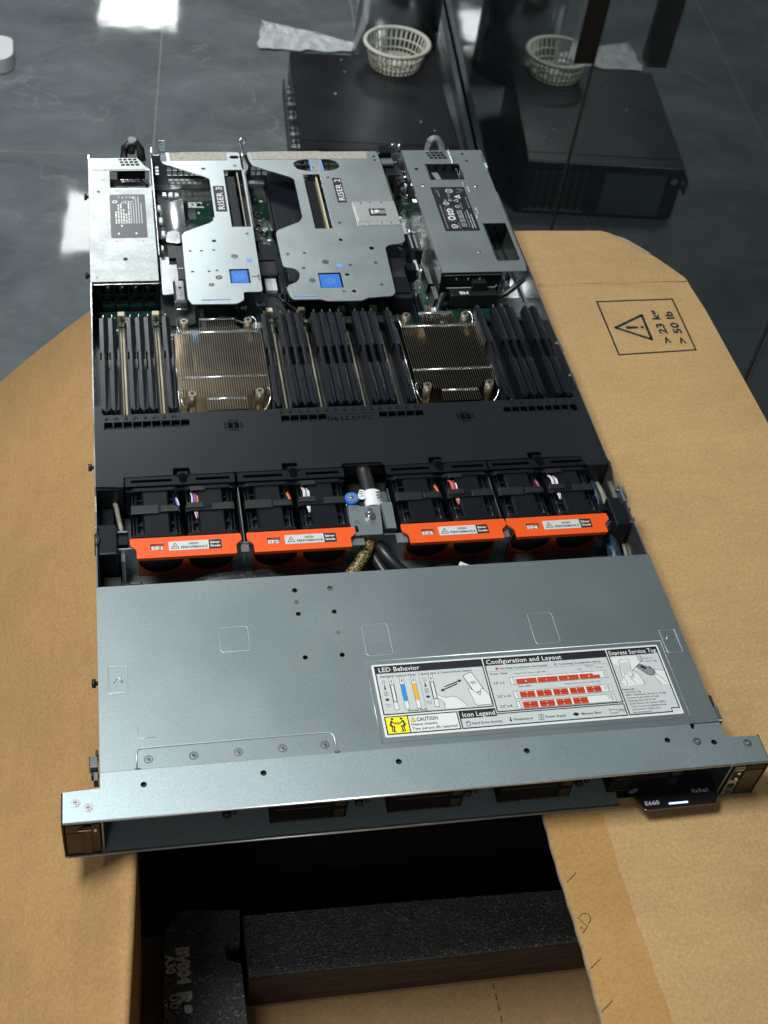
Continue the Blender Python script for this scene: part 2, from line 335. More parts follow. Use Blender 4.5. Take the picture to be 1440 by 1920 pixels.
    def xf(s, fn, start=0):
        s.v[start:] = [tuple(fn(Vector(v))) for v in s.v[start:]]; return s
    def mesh(s, name, origin=(0, 0, 0)):
        me = bpy.data.meshes.new(name); ox, oy, oz = origin
        me.from_pydata([((v[0] - ox) * .001, (v[1] - oy) * .001, (v[2] - oz) * .001) for v in s.v], [], s.f)
        for m in s.mats: me.materials.append(m)
        for p, mi, sm in zip(me.polygons, s.m, s.sm): p.material_index = mi; p.use_smooth = sm
        if any(u for u in s.uv):
            ul = me.uv_layers.new(name='UVMap')
            for p, u in zip(me.polygons, s.uv):
                if u:
                    for li, q in zip(p.loop_indices, u): ul.data[li].uv = q
        me.update(); return me

def rrect(x0, y0, x1, y1, r, n=4):
    o = []
    for cx, cy, a in ((x1 - r, y0 + r, -PI / 2), (x1 - r, y1 - r, 0), (x0 + r, y1 - r, PI / 2), (x0 + r, y0 + r, PI)):
        for i in range(n + 1): t = a + PI / 2 * i / n; o.append((cx + r * math.cos(t), cy + r * math.sin(t)))
    return o
def circ(x, y, r, n=16): return [(x + r * math.cos(2 * PI * i / n), y + r * math.sin(2 * PI * i / n)) for i in range(n)]
def rc(x0, y0, x1, y1): return [(x0, y0), (x1, y0), (x1, y1), (x0, y1)]
def roundpoly(p, r, n=3):
    o = []; N = len(p)
    for i in range(N):
        a, b, c = Vector(p[i - 1]), Vector(p[i]), Vector(p[(i + 1) % N]); u = (a - b); w = (c - b); k = min(r, u.length * .45, w.length * .45)
        u.normalize(); w.normalize(); s0 = b + u * k; s1 = b + w * k
        for t in range(n + 1):
            t /= n; q = s0 * (1 - t) ** 2 + b * 2 * t * (1 - t) + s1 * t * t; o.append((q.x, q.y))
    return o
def spline(p, n=8):
    p = [Vector(q) for q in p]; o = []
    for i in range(len(p) - 1):
        a = p[max(i - 1, 0)]; b = p[i]; c = p[i + 1]; d = p[min(i + 2, len(p) - 1)]
        for k in range(n):
            t = k / n; o.append(.5 * ((2 * b) + (c - a) * t + (2 * a - 5 * b + 4 * c - d) * t * t + (3 * b - a - 3 * c + d) * t ** 3))
    return o + [p[-1]]

def thing(name, label, cat, loc, group=None, rz=0):
    o = bpy.data.objects.new(name, None); COL.objects.link(o); o.empty_display_size = .05
    o.location = (loc[0] * .001, loc[1] * .001, (loc[2] + UP) * .001); o.rotation_euler = (0, 0, rz)
    o['label'] = label; o['category'] = cat
    if group: o['group'] = group
    o['_L'] = list(map(float, loc)); return o
def bevel(o, w, seg=1):
    if w: b = o.modifiers.new('bevel', 'BEVEL'); b.width = w * .001; b.segments = seg; b.limit_method = 'ANGLE'; b.angle_limit = math.radians(40)
def part(name, mb, parent, at=None, bev=0, label=None, seg=1):
    # mesh numbers are in the case's own mm frame, or in the part's own when 'at' gives its place
    o = bpy.data.objects.new(name, mb.mesh(name) if mb else None); COL.objects.link(o); o.parent = parent
    top = '_L' in parent
    L = Vector(parent['_L']) if top else Vector((0, 0, 0))
    if at is not None: o.location = (Vector(at) - L) * .001
    elif top: o.location = -L * .001
    bevel(o, bev, seg)
    if label: o['label'] = label
    return o
def copy_part(o, parent, at):
    c = o.copy(); COL.objects.link(c); c.parent = parent
    L = Vector(parent['_L']) if '_L' in parent else Vector((0, 0, 0)); c.location = (Vector(at) - L) * .001
    for ch in [k for k in o.children]:
        d = ch.copy(); COL.objects.link(d); d.parent = c
    return c
def single(name, mb, label, cat, kind=None, group=None, bev=0, seg=1):
    xs = [v[0] for v in mb.v]; ys = [v[1] for v in mb.v]; zs = [v[2] for v in mb.v]
    org = ((min(xs) + max(xs)) / 2, (min(ys) + max(ys)) / 2, min(zs))
    o = bpy.data.objects.new(name, mb.mesh(name, org)); COL.objects.link(o); o.location = (org[0] * .001, org[1] * .001, (org[2] + UP) * .001)
    if kind: o['kind'] = kind
    if label: o['label'] = label
    if cat: o['category'] = cat
    if group: o['group'] = group
    bevel(o, bev, seg); return o

# ================================================================= the setting: floor
b = MB(FLOORM); b.quad([(-9000, -4500, 0), (11000, -4500, 0), (11000, 14000, 0), (-9000, 14000, 0)])
fl = bpy.data.objects.new('floor', b.mesh('floor')); COL.objects.link(fl); fl['kind'] = 'structure'; fl['label'] = 'polished grey marble tile floor with pale joints'
FZ = -UP

# the glass stands on a line turned 6.3 degrees; gs() gives a point s along it and d out from it
GD = Vector((.10973, .99396)); GN = Vector((.99396, -.10973)); GP = Vector((1033, 2700))
def gs(s, d=0): q = GP + GD * s + GN * d; return (q.x, q.y)
def slab(mb, s0, s1, d0, d1, z0, z1, m=None, c=0):
    n = len(mb.v); mb.box(d0, s0, z0, d1, s1, z1, m, c); mb.xf(lambda v: Vector((*gs(v.y, v.x), v.z)), n)
g = thing('glass_wall', 'tall fixed glass pane in a metal floor channel, mirroring the basket', 'glass wall', (*gs(500), FZ))
b = MB(GLASS); slab(b, -1062, 2600, 0, 10, FZ + 14, 1500); part('glass_pane', b, g)
b = MB(RAILM); slab(b, -1066, 2600, -22, 28, FZ + 1, FZ + 12); slab(b, -1066, 2600, -22, -3, FZ + 12, FZ + 42, c=2); slab(b, -1066, 2600, 13, 28, FZ + 12, FZ + 42, c=2); part('floor_channel', b, g)
b = MB(DARK); slab(b, -1066.2, -1062, -.8, 10.8, FZ + 14, 1500); part('gap_strip', b, g)  # added dark strip standing in for the open gap between panes
g = thing('glass_door', 'glass door leaf with a long square black pull handle', 'glass door', (*gs(-1548), FZ))
b = MB(GLASS); slab(b, -2022, -1074, 0, 10, FZ + 12, 1500); part('glass_pane', b, g)
b = MB(DARK); slab(b, -2029, -2022, -.8, 10.8, FZ + 12, 1500); slab(b, -1074, -1069, -.8, 10.8, FZ + 12, 1500); part('gap_strip', b, g)
b = MB(GLOSS); slab(b, -1222, -1184, -82, -46, -283, 900, c=3)
for z in (-95, 780): slab(b, -1214, -1192, -46, -1, z, z + 24)
part('pull_handle', b, g, bev=1.5)
g = thing('glass_wall', 'clear fixed glass pane at the right edge, beyond the cardboard', 'glass wall', (*gs(-2700), FZ))
b = MB(GLASS); slab(b, -3600, -2030, 0, 10, FZ + 14, 1500); part('glass_pane', b, g)
b = MB(RAILM); slab(b, -3600, -2030, -22, 28, FZ + 1, FZ + 12); slab(b, -3600, -2030, -22, -3, FZ + 12, FZ + 42, c=2); part('floor_channel', b, g)

# ================================================================= black rack computer case lying by the glass
TC = Vector((711, 2513)); TX = Vector((.9945, -.105)); TY = Vector((.0700, .9975))
def tw(x, y, z): q = TC + TX * x + TY * y; return Vector((q.x, q.y, z))
t = thing('computer_case', 'scuffed black rack computer case lying flat on the floor by the glass', 'computer case', (TC.x, TC.y, FZ))
HW, HL = 205, 246
def TB(m): return MB(m)
b = TB(TOWERM); b.box(-HW, -HL, FZ + 8, HW, HL, -948, c=2.5); b.xf(lambda v: tw(*v)); part('case_body', b, t)
b = TB(TOWERM); b.box(-HW + 3, -HL + 40, -947.7, HW - 3, HL - 4, -946.4); b.box(-HW + 3, -HL + 2, -947.7, HW - 3, -HL + 37, -946.8); b.xf(lambda v: tw(*v)); part('lid', b, t)
b = TB(TOWERD)
for i in range(7):
    b = TB(TOWERD); b.box(HW - 36 - i * 21, -HL - 3, -1088, HW - 24 - i * 21, -HL - .5, -975, c=1); b.xf(lambda v: tw(*v)); db = part('drive_bay', b, t)
    b = TB(NICKEL); b.box(HW - 34 - i * 21, -HL - 5, -1089, HW - 27 - i * 21, -HL - 3, -1082); b.xf(lambda v: tw(*v)); part('latch', b, db)
b = TB(STEEL_IN); b.box(HW - 172, -HL - 2.5, -1096, HW - 14, -HL - .6, -1090); b.xf(lambda v: tw(*v)); part('bay_trim', b, t)
b = TB(TOWERD); b.box(-HW + 40, -HL - 3, -1096, -HW + 205, -HL - .5, -966)
for i in range(20): b.box(-HW + 44 + i * 8, -HL - 4.2, -1092, -HW + 46 + i * 8, -HL - 3, -970, STEEL_IN)
for i in range(15): b.box(-HW + 44, -HL - 4.6, -1090 + i * 8, -HW + 200, -HL - 4.2, -1088.6 + i * 8, STEEL_IN)
b.xf(lambda v: tw(*v)); part('front_grille', b, t)
b = TB(NICKEL); n = len(b.v); b.cyl(-HW + 22, -985, -HL - 6, -HL - .5, 9, ax='y', n=18); b.xf(lambda v: tw(*v), n); part('lock', b, t)
b = TB(TOWERD); b.box(-HW - 20, -HL + 5, -1030, -HW - 16, HL - 80, -985); b.box(-HW - 16, -HL + 5, -1012, -HW, -HL + 60, -998)
for yy in (-180, -120, -40, 30, 90): b.box(-HW - 16, yy, -992, -HW - 2, yy + 16, -984, NICKEL, c=2); b.cyl(-HW - 8, yy + 30, -990, -983, 5, NICKEL, n=10)
b.xf(lambda v: tw(*v)); part('slide_rail', b, t)
# scuffs on the lid
for (x, y, r) in ((-95, 30, 4), (-60, 150, 2.6), (120, -90, 3), (150, -130, 2.5), (-64, 215, 2.5)):
    b = TB(FOILM); b.flat([(x - r, y - r * .5), (x + r * .2, y - r), (x + r * 1.3, y), (x + r * .3, y + r * .8), (x - r * .8, y + r * .6)], -946.2); b.xf(lambda v: tw(*v)); part('white_scuff', b, t)

# ================================================================= basket on the case
bk = thing('basket', 'small round off-white plastic basket standing on the black case', 'basket', (808, 2708, -946))
def ringtube(mb, R, z, r, n=40, m=None, rz=1.0): mb.tube([(808 + R * math.cos(2 * PI * i / n), 2708 + R * math.sin(2 * PI * i / n), z) for i in range(n)], r, m, 8, closed=True, rz=rz)
b = MB(BASKM); ringtube(b, 88, -880, 6.5, rz=.8); part('rim', b, bk)
b = MB(BASKM)
for i in range(36):
    a = 2 * PI * i / 36; c, s_ = math.cos(a), math.sin(a)
    b.tube([(808 + 68 * c, 2708 + 68 * s_, -943), (808 + 76 * c, 2708 + 76 * s_, -915), (808 + 85 * c, 2708 + 85 * s_, -880)], 2.6, None, 5)
ringtube(b, 78, -908, 2.6); ringtube(b, 72, -930, 2.6); part('slats', b, bk)
b = MB(BASKM)
for R in (68, 56, 44, 32, 20): ringtube(b, R, -943, 2.6, 32)
for i in range(8):
    a = 2 * PI * i / 8; b.tube([(808 + 12 * math.cos(a), 2708 + 12 * math.sin(a), -943), (808 + 68 * math.cos(a), 2708 + 68 * math.sin(a), -943)], 2.2, None, 5)
b.cyl(808, 2708, -945, -940, 14); part('base', b, bk)

# ================================================================= bin behind the case
bn = thing('waste_bin', 'tall dark shiny steel cylinder bin behind the basket', 'bin', (884, 3040, FZ))
b = MB(BINM); b.cyl(884, 3040, FZ + 16, -540, 125, n=64); b.cyl(884, 3040, -540, -532, 121, n=64, r1=116); part('bin_body', b, bn)
b = MB(SLEEVE); b.cyl(884, 3040, FZ + 1, FZ + 16, 127, n=64); part('base_ring', b, bn)

# ================================================================= crumpled white sheet, white foam block
def crumple(mb, quad, nx, ny, z, amp, seed, m=None):
    r = random.Random(seed); P = [Vector(q) for q in quad]; n = len(mb.v)
    for j in range(ny + 1):
        for i in range(nx + 1):
            u, v = i / nx, j / ny; q = (P[0] * (1 - u) + P[1] * u) * (1 - v) + (P[3] * (1 - u) + P[2] * u) * v
            e = 6 if (i in (0, nx) or j in (0, ny)) else 3
            mb.v.append((q.x + r.uniform(-e, e), q.y + r.uniform(-e, e), z + r.uniform(0, amp) * (.3 if j in (0, ny) else 1)))
    for j in range(ny):
        for i in range(nx): a = n + j * (nx + 1) + i; mb.face((a, a + 1, a + nx + 2, a + nx + 1), m)
b = MB(FOILM); crumple(b, [(478, 3092), (852, 3072), (650, 3200), (505, 3275)], 15, 6, FZ + 5, 10, 5)
o = single('plastic_sheet', b, 'crumpled white plastic sheet on the floor behind the black case', 'plastic sheet')
o.modifiers.new('thick', 'SOLIDIFY').thickness = .0015
b = MB(EPSM); b.plate(roundpoly([(-430, 2955), (-266, 2945), (-240, 2975), (-244, 3075), (-290, 3095), (-430, 3090)], 18), FZ + 1, FZ + 45)
single('foam_block', b, 'white polystyrene block cut off by the left edge of the photo', 'foam block', bev=5, seg=2)

# ================================================================= cardboard box
BT = -43.2           # the top edge the case rests on
bx = thing('cardboard_box', 'large open brown cardboard box the server rests on', 'cardboard box', (320, 84, -306))
T = 5.0
wl = [(2, -420), (4, -250), (7, -111), (12, -55), (16, 0), (17, 60), (17, 588)]
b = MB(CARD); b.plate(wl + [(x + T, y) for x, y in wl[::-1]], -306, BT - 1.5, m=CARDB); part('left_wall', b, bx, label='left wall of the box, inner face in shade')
b = MB(CARD); b.box(625 - T, -420, -306, 625, 588, BT - .5); part('right_wall', b, bx)
b = MB(CARD); b.box(22.5, 583, -306, 619.5, 588, BT - .5); part('rear_wall', b, bx)
b = MB(CARD); b.box(9, -420, -306, 619.5, -415, BT - .5); part('front_wall', b, bx)
b = MB(CARDB); b.box(5, -414, -306, 619, 582, -301); part('bottom_panel', b, bx)
b = MB(BLACKP); y = -400
while y < 575: b.box(309.7, y, -301, 310.5, y + 5, -300.8); y += 9
part('seam', b, bx)
# left flap hangs outwards at 45 degrees, with a rounded crease
def leftflap():
    mb = MB(CARDL); sec = [(6.4, -9), (6.2, -3), (5.0, -.4), (2.0, .4), (-2, -.8), (-6, -4.5)]
    k = 1.0
    for d in range(1, 16): sec.append((-6 - d * 15, -4.5 - d * 15 * .93 + 2 * math.sin(d * .5)))
    ys = [(-420, 2), (-250, 4), (-111, 7), (-55, 12), (0, 16), (60, 17), (200, 17), (400, 17), (586, 17)]
    n = len(sec); base = len(mb.v)
    for y, x0 in ys:
        for dx, dz in sec: mb.v.append((x0 + dx, y, BT + dz))
    for y, x0 in ys:
        for q, (dx, dz) in enumerate(sec): t = min(1, max(0, (q - 2) / 4)); mb.v.append((x0 + dx + 3.2 * t, y, BT + dz - .2 - 3.4 * t))
    R = len(ys)
    for j in range(R - 1):
        for i in range(n - 1):
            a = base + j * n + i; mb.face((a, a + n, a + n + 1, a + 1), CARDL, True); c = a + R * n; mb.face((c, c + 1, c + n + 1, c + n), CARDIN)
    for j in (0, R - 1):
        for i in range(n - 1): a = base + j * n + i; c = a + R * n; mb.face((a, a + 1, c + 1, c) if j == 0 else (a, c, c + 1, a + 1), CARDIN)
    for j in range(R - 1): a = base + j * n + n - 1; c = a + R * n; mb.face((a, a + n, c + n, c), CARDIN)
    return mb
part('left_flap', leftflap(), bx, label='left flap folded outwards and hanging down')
# right flap closed over the opening, its free edge showing the fluting
b = MB(CARD)
fe = [(303.5 + .6 * math.sin(y * .05) + .3 * math.sin(y * .31), y) for y in range(-420, 587, 6)]
b.plate(fe + [(624, 586.5), (627, 540), (626.5, 300), (626, -420)], BT - 5, BT)
rf = part('right_flap', b, bx, label='right flap lying flat over the opening, printed with a weight warning')
b = MB(CARDIN)
b.plate([(x - .25, y) for x, y in fe] + [(x + 1.0, y) for x, y in fe[::-1]], BT - 4.4, BT - .7)
part('cut_edge', b, rf)
b = MB(TAPE); te = [(346 + 1.2 * math.sin(y * .03) + .5 * math.sin(y * .17), y) for y in range(-420, 4, 8)]
b.plate([(303.6 + .6 * math.sin(y * .05) + .3 * math.sin(y * .31), y) for y in range(-420, 4, 8)][::-1] + te, BT + .02, BT + .22); part('tape', b, rf)
# printed weight warning
z = BT + .25; b = MB(BLACKP)
b.stroke([(514, 558), (597, 559), (593.5, 478.5), (511.5, 475)], z, 1.9, closed=True)
b.stroke([(521, 516), (555, 534.5), (553, 496.5)], z, 3.1, closed=True)
b.flat([(532, 513.2), (545, 514.2), (545, 516.9), (532, 517.9)], z); b.disc(549.4, 515.6, z, 1.9)
b.text('> 23 kg', 573, 490, z, 8.6, w=52, rot=PI / 2, bold=.05); b.text('> 50 lb', 588.5, 488.5, z, 8.6, w=51, rot=PI / 2, bold=.05)
part('weight_warning', b, rf)
z = BT + .3
for grp in ([[(306, -52), (314, -46)]], [[(305, -110), (314, -104)]], [[(304, -137), (313, -131)]], [[(306, -76), (311, -83), (306.5, -87)], [(308, -76), (310, -74.2), (312, -74), (314, -75), (315, -77), (314, -79.5), (312, -81)], [(305.5, -84), (307, -82.5), (307.5, -84.5)]]):
    b = MB(BLACKP)
    for p in grp: b.stroke(p, z, .5)
    part('pen_mark', b, rf)
# rear flap leans away beyond the case
k = math.tan(math.radians(10))
out = [(19, 589.5), (40, 714), (493, 714), (570, 711), (578, 706), (590, 690), (601, 668), (611, 643), (619, 618), (625, 596), (625, 589.5)]
b = MB(CARD); b.plate(out, 0, 4.5); b.xf(lambda v: Vector((v.x, v.y, v.z + BT - 4.6 - k * (v.y - 588)))); part('rear_flap', b, bx, label='rear flap folded back with a torn rounded corner')
b = MB(CARD); b.tube([(22 + i * 20, 587.6 + .8 * math.sin(i * 1.7), BT - 2.2) for i in range(31)], 2.4, None, 6); part('fold_line', b, bx)
b = MB(CARDIN); b.flat([(582, 699), (592, 690), (602, 668), (608, 652), (605, 651), (597, 668), (588, 685)], .3); b.xf(lambda v: Vector((v.x, v.y, v.z + BT + .1 - k * (v.y - 588)))); part('torn_edge', b, bx)
# the box stands on a second closed box, seen only from the side
b2 = thing('cardboard_box', 'closed brown cardboard box under the open one', 'cardboard box', (320, 84, FZ))
b = MB(CARD); b.box(15, -410, FZ + 1, 622, 578, -307); part('carton_body', b, b2)

# ================================================================= black packing foam inside the box, with an added dark sheet
b = MB(FOAM)
o1 = roundpoly([(34, -400), (99, -400), (98.5, -47), (98, -1.5), (87, 2.5), (86.5, 14.5), (99, 15), (101, 42), (52, 46), (40, 30), (36, -20)], 1.5)
b.plate(o1, -300.8, -243); fb = thing('foam_block', 'black packing foam block stamped in white at the left of the box', 'packing foam', (66, -180, -300.8))
part('block_body', b, fb, bev=1.2)
b = MB(FOAMINK); b.text('BV004', 48.5, 16, -242.7, 9.5, w=29, rot=-PI / 2, bold=.10); b.text('A30', 39.5, 11, -242.7, 7.5, w=15, rot=-PI / 2, bold=.06)
b.text('R&', 47, -19, -242.7, 11, w=20, rot=-PI / 2, bold=.08); b.text('00', 41, -20, -242.7, 7, w=11, rot=-PI / 2); part('stamped_mark', b, fb)
b = MB(FOAM); b.plate([(103, -12), (240, -13), (380, -12.5), (600, -12), (600, 33), (391, 32), (240, 36), (103, 38)], -300.8, -245.2, hm=FOAMCUT)
fs = thing('foam_bar', 'long black packing foam bar across the box bottom', 'packing foam', (350, 12, -300.8))
part('bar_body', b, fs, bev=1.0)
b = MB(FOAMCUT); b.plate([(104, -300.6), (599, -300.6), (599, -246.4), (104, -246.4)], -13.4, -12.2, ax='y'); part('cut_side', b, fs)
b = MB(DARK); b.plate([(10, 52), (612, 52), (612, 580), (24, 580)], -300.8, -288); single('shade_sheet', b, 'unseen dark sheet added on the box bottom to keep the gap behind the foam bar black', 'packing foam')  # unseen sheet, added only to keep the gap under the server dark

# ================================================================= the rack server (x across, y to the rear, z 0 = top sheet)
sv = thing('rack_server', 'open slim rack server with orange fan handles lying across the brown cardboard box', 'server', (217, 389, -43))
# --- base tray and side walls
b = MB(STEEL_IN)
b.plate([(0, 28), (434, 28), (434, 776), (0, 776)], -42.6, -41.6)
b.plate([(28, -42), (776, -42), (776, -1.5), (700, -1.5), (698, -3.5), (560, -3.5), (556, -1.5), (292, -1.5), (286, -6), (272, -9), (256, -9), (250, -3), (190, -3), (28, -3)], 0, 1.1, ax='x', m=STEEL_SH)
b.plate([(28, -42), (776, -42), (776, 1), (742, 1), (740, -4), (700, -4), (697, -1.5), (540, -1.5), (536, -3), (300, -3), (291, 0), (284, -2), (272, -9), (256, -9), (250, -2), (190, -2), (28, -3)], 432.9, 434, ax='x', m=STEEL_SH)
b.box(1.2, 190, -41.5, 3, 290, -30, STEEL_SH)
part('chassis_tray', b, sv)
for y in (114, 326, 583, 716): b = MB(DARK); b.cyl(y, -14, -2.2, 0, 1.6, ax='x', n=10); b.cyl(y, -14, -5, -2.2, 3.2, ax='x', n=12); part('rail_stud', b, sv)
for y0 in (388, 433, 246): b = MB(STEEL_SH); b.box(431, y0, -4, 432.6, y0 + 17, .6); b.cyl(430, y0 + 14, -3, .4, 1.6, n=8); part('side_clip', b, sv)
# --- front bar
holes = [circ(x, y, 2.1) for x, y in ((28, 23), (107, 24), (199, 24), (289, 24), (391, 23), (424, 18.3))]
bar = [(-24, 0), (458, 0), (458, 20.5), (436.5, 21.5), (434, 24.5), (434, 33.6), (415, 33.8), (413.5, 30), (412, 30), (411.5, 34.2), (258, 34.6), (0, 34.2), (0, 23), (-24, 22)]
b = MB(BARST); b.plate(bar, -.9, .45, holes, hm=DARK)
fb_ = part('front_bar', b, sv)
for x, y in ((-16, 14), (-8, 10)):
    b = MB(NICKEL); b.ring(x, y, .75, 1.6, 3.0); b.cyl(x, y, .4, .9, 2.4, n=18); b.box(x - 1.5, y - .3, .9, x + 1.5, y + .3, 1.0, GREYP); b.box(x - .3, y - 1.5, .9, x + .3, y + 1.5, 1.0, GREYP); part('screw', b, fb_)
for x, y in ((412, 20), (448, 15.5)): b = MB(NICKEL); b.ring(x, y, .55, 2.2, 3.0); b.cyl(x, y, .3, .8, 1.9, n=18); b.disc(x, y, .85, .9, GREYP); part('screw', b, fb_)
b = MB(EDGE); b.tube([(-24, .1, -.1), (458, .1, -.1)], .8, None, 12); part('front_edge', b, fb_)
# --- bottom lip and front bay
b = MB(LIPST); b.plate([(-24, 0), (359, 0), (359, 27), (-24, 27)], -43, -42.1)
b.plate([(360, 5), (434, 5), (434, 27), (360, 27)], -43, -42.1, m=DARK)
b.tube([(-24, -1.0, -42.2), (359, -1.0, -42.2)], .95, EDGE, 12); b.box(434, -.5, -43.1, 458, .6, -41.4, STEEL_SH); b.plate([(434, 0), (458, 0), (458, 22), (434, 22)], -43, -42.1)
lip = part('bottom_lip', b, sv)
b = MB(DARK); b.box(1, 12, -3.4, 433, 27.4, -2.2); b.box(.5, 27.5, -42, 433.5, 30, -1); b.box(0, 1, -42, .9, 27, -1, STEEL_IN); b.box(432, 1, -42, 433, 27, -1, STEEL_IN); part('bay_backplane_and_blocker', b, sv)  # includes a thin plate added to stop light through the bar's holes
def carrier(x, w):
    c = MB(CARR); c.box(0, 0, -16.5, w, 22, -1.5, c=.8); c.box(0, 0, -32, w, 22, -17.5, c=.8)
    c.box(3, -.4, -15, w - 12, 0, -14.2, CHIP); c.box(3, -.4, -30.5, w - 12, 0, -29.7, CHIP); c.box(w - 9, -.6, -15, w - 2, 0, -4, DARK); c.box(w - 9, -.6, -30.5, w - 2, 0, -19.5, DARK); return c
cb = None
for x in (111, 192, 270, 350):
    if cb is None: cb = part('drive_carrier', carrier(0, 52), sv, at=(x, 6, -3), bev=.3)
    else: copy_part(cb, sv, (x, 6, -3))
for x in (80, 170, 246, 326, 402):
    b = MB(PLAST); b.box(x, 10, -26, x + 4, 26, -3); b.box(x - 3, 8, -14, x + 8, 12, -10); b.box(x + 6, 9, -24, x + 9, 20, -2); b.cyl(x + 2, -24, 8, 12, 3, ax='y', n=10); part('bay_latch', b, sv)
# --- ears with the status panel (left) and the ports (right)
b = MB(PLAST); b.box(-23.6, .8, -42, -1, 21.5, -1); b.box(-25.2, -.8, -43.4, -23.7, 22, .2, DARK)
el = part('left_ear', b, sv, bev=.5)
b = MB(mat('ear_gloss', (.012, .009, .008), .16, 0, .35)); b.box(-23, -.4, -41.2, -12.4, .8, -13); b.box(-23, -.1, -12.6, -12.4, .8, -3.2); b.box(-12, -.7, -41.2, -6.6, .8, -5, c=.5); b.box(-6.2, -.2, -41.2, -1.4, .8, -3.2)
b.box(-15, -1.2, -9.4, -6.5, -.4, -8.2, NICKEL); b.box(-4.8, -.9, -12, -3.2, -.2, -8, NICKEL); part('status_panel', b, el)
b = MB(PLAST); b.box(434.6, .8, -42, 457.4, 21.5, -1); b.box(457.5, -.8, -43.4, 459, 22, .2, DARK); er = part('right_ear', b, sv, bev=.5)
b = MB(bpy.data.materials['ear_gloss']); b.box(443.4, -.5, -41, 456.6, .8, -9); b.box(443.4, -.2, -8.4, 456.6, .8, -3, DARK); part('status_panel', b, er)
b = MB(STEEL_IN); b.box(434.8, -.2, -41, 442.4, .8, -4); b.box(436, -1.2, -20, 441.4, -.2, -8, DARK); b.box(435.5, -1.0, -21, 442, -.2, -20.2, NICKEL); b.box(435.5, -1.0, -7.6, 442, -.2, -6.8, NICKEL)
b.cyl(438.7, -17.5, -1.9, -.3, 1.1, NICKEL, 10, ax='y'); b.cyl(438.7, -10.5, -1.9, -.3, 1.1, NICKEL, 10, ax='y'); part('video_port', b, er)
b = MB(NICKEL); b.box(435.8, -1, -39, 441.6, -.2, -33); b.box(436.6, -1.3, -38, 440.8, -.9, -34, DARK); b.box(436.4, -1, -31, 441, -.2, -27, DARK); part('usb_port', b, er)
b = MB(STEEL_SH); b.box(-7, 39.5, -8, -1.2, 48, -.6, c=.6); b.box(-4.4, 30, -10, -1.2, 36, -.8, c=.4); b.box(-6, 36, -12, -1, 39.5, -6, DARK); b.box(-2.8, 48, -9, -1, 52, 0, DARK); part('ear_hook', b, sv)
b = MB(STEEL_SH); b.box(434.2, 36, -8, 438.4, 48, -1, c=.6); b.box(434.4, 48, -8, 436.5, 57, -.8, DARK); part('ear_hook', b, sv)
# --- pull-out tag under the front edge
b = MB(GLOSS); tg = [(366, 0), (371.5, -12), (424, -11.5), (428.5, -5), (428.5, 12), (366, 12)]
b.plate(roundpoly(tg, 2), -32.4, -30.6)
b.box(360, 12, -41, 431, 26, -5, DARK); tag_ = part('pull_tag', b, sv, bev=.4)
b = MB(mat('tag_print', (.55, .57, .60), .4)); b.text('E660', 373, -8.6, -30.4, 3.2, w=10.4, bold=.03); b.text('VxRail', 409, -2.2, -30.4, 2.9, w=13, bold=.03); b.flat([(363, 2), (365.5, 4), (372, 5), (370, 2.4), (366, 1)], -30.4, GREYP); part('tag_writing', b, tag_)
b = MB(LED); b.box(390, -9.4, -30.5, 404, -8.2, -30.1); part('light_bar', b, tag_)
# --- top cover with embossing
def line3(mb, p, z, r, closed=False): mb.tube([(x, y, z) for x, y in p], r, None, 6, closed=closed)
cov_h = [circ(147, 175, 1.9), circ(174, 175, 1.9), circ(147, 153, 1.9), circ(174, 153, 1.9), circ(147, 114, 1.9), circ(174, 114, 1.9)]
b = MB(STEEL); b.plate([(0, 34.8), (434, 34.8), (434, 188.5), (432, 189.3), (2, 189.3), (0, 188.5)], -1.5, -.2, cov_h, hm=DARK)
b.plate([(190.5, 39.5), (414, 39.5), (414, 106), (190.5, 106)], -.2, .0)
b.box(4, 40, -22, 430, 186, -20, DARK); b.box(0, 35, -12, .5, 188, -1.5, STEEL_SH); b.box(433.5, 35, -12, 434, 188, -1.5, STEEL_SH)  # dark plate added under the cover so its holes look black
tc_ = part('top_cover', b, sv)
b = MB(mat('embossed_edge', (.50, .56, .58), .42, .85))
for r in (rrect(87, 123.5, 108.3, 145, 2.2), rrect(192, 111.5, 211.5, 139, 2.2), rrect(319.5, 111.3, 338.5, 139.3, 2.2)): line3(b, r, -.36, .34, True)
for r in (rrect(7, 95.5, 20, 117.5, 1), rrect(417, 95.5, 429, 116, 1)): line3(b, r, -.3, .42, True)
line3(b, [(10.5, 104), (12, 107), (13.5, 108), (15, 107), (16.5, 104)], -.15, .6); line3(b, [(420, 107), (421.5, 109.4), (423.5, 110), (425.5, 108.6)], -.15, .6)
line3(b, [(24, 35.2), (24.3, 47), (25.2, 49.6), (27.5, 50.4), (90, 51), (154, 51.3), (157, 50), (158.2, 47.5), (158.8, 35.2)], -.15, .6)
line3(b, [(26, 68), (25.4, 58.4), (37, 58.2)], -.34, .26)
line3(b, [(190, 106.4), (414.6, 106.6), (414.8, 40)], -.1, .7)
line3(b, [(190, 39), (190, 106.4)], -.1, .5)
part('embossed_line', b, tc_)
for x in (32, 62, 92, 122, 151): b = MB(STEEL_SH); b.ring(x, 41.8, -.1, 2.3, 3.1); b.cyl(x, 41.8, -.2, .25, 1.5, n=14); b.box(x - 1, 41.4, .25, x + 1, 42.2, .4); part('rivet', b, tc_)
b = MB(STEEL_SH)
for x, y in ((147, 164), (174, 134)): b.ring(x, y, -.12, 1.1, 1.8); b.disc(x, y, -.1, 1.0)
for x, y in ((147, 175), (174, 175)): b.ring(x, y, -.12, 1.9, 2.3)
part('dimple', b, tc_)
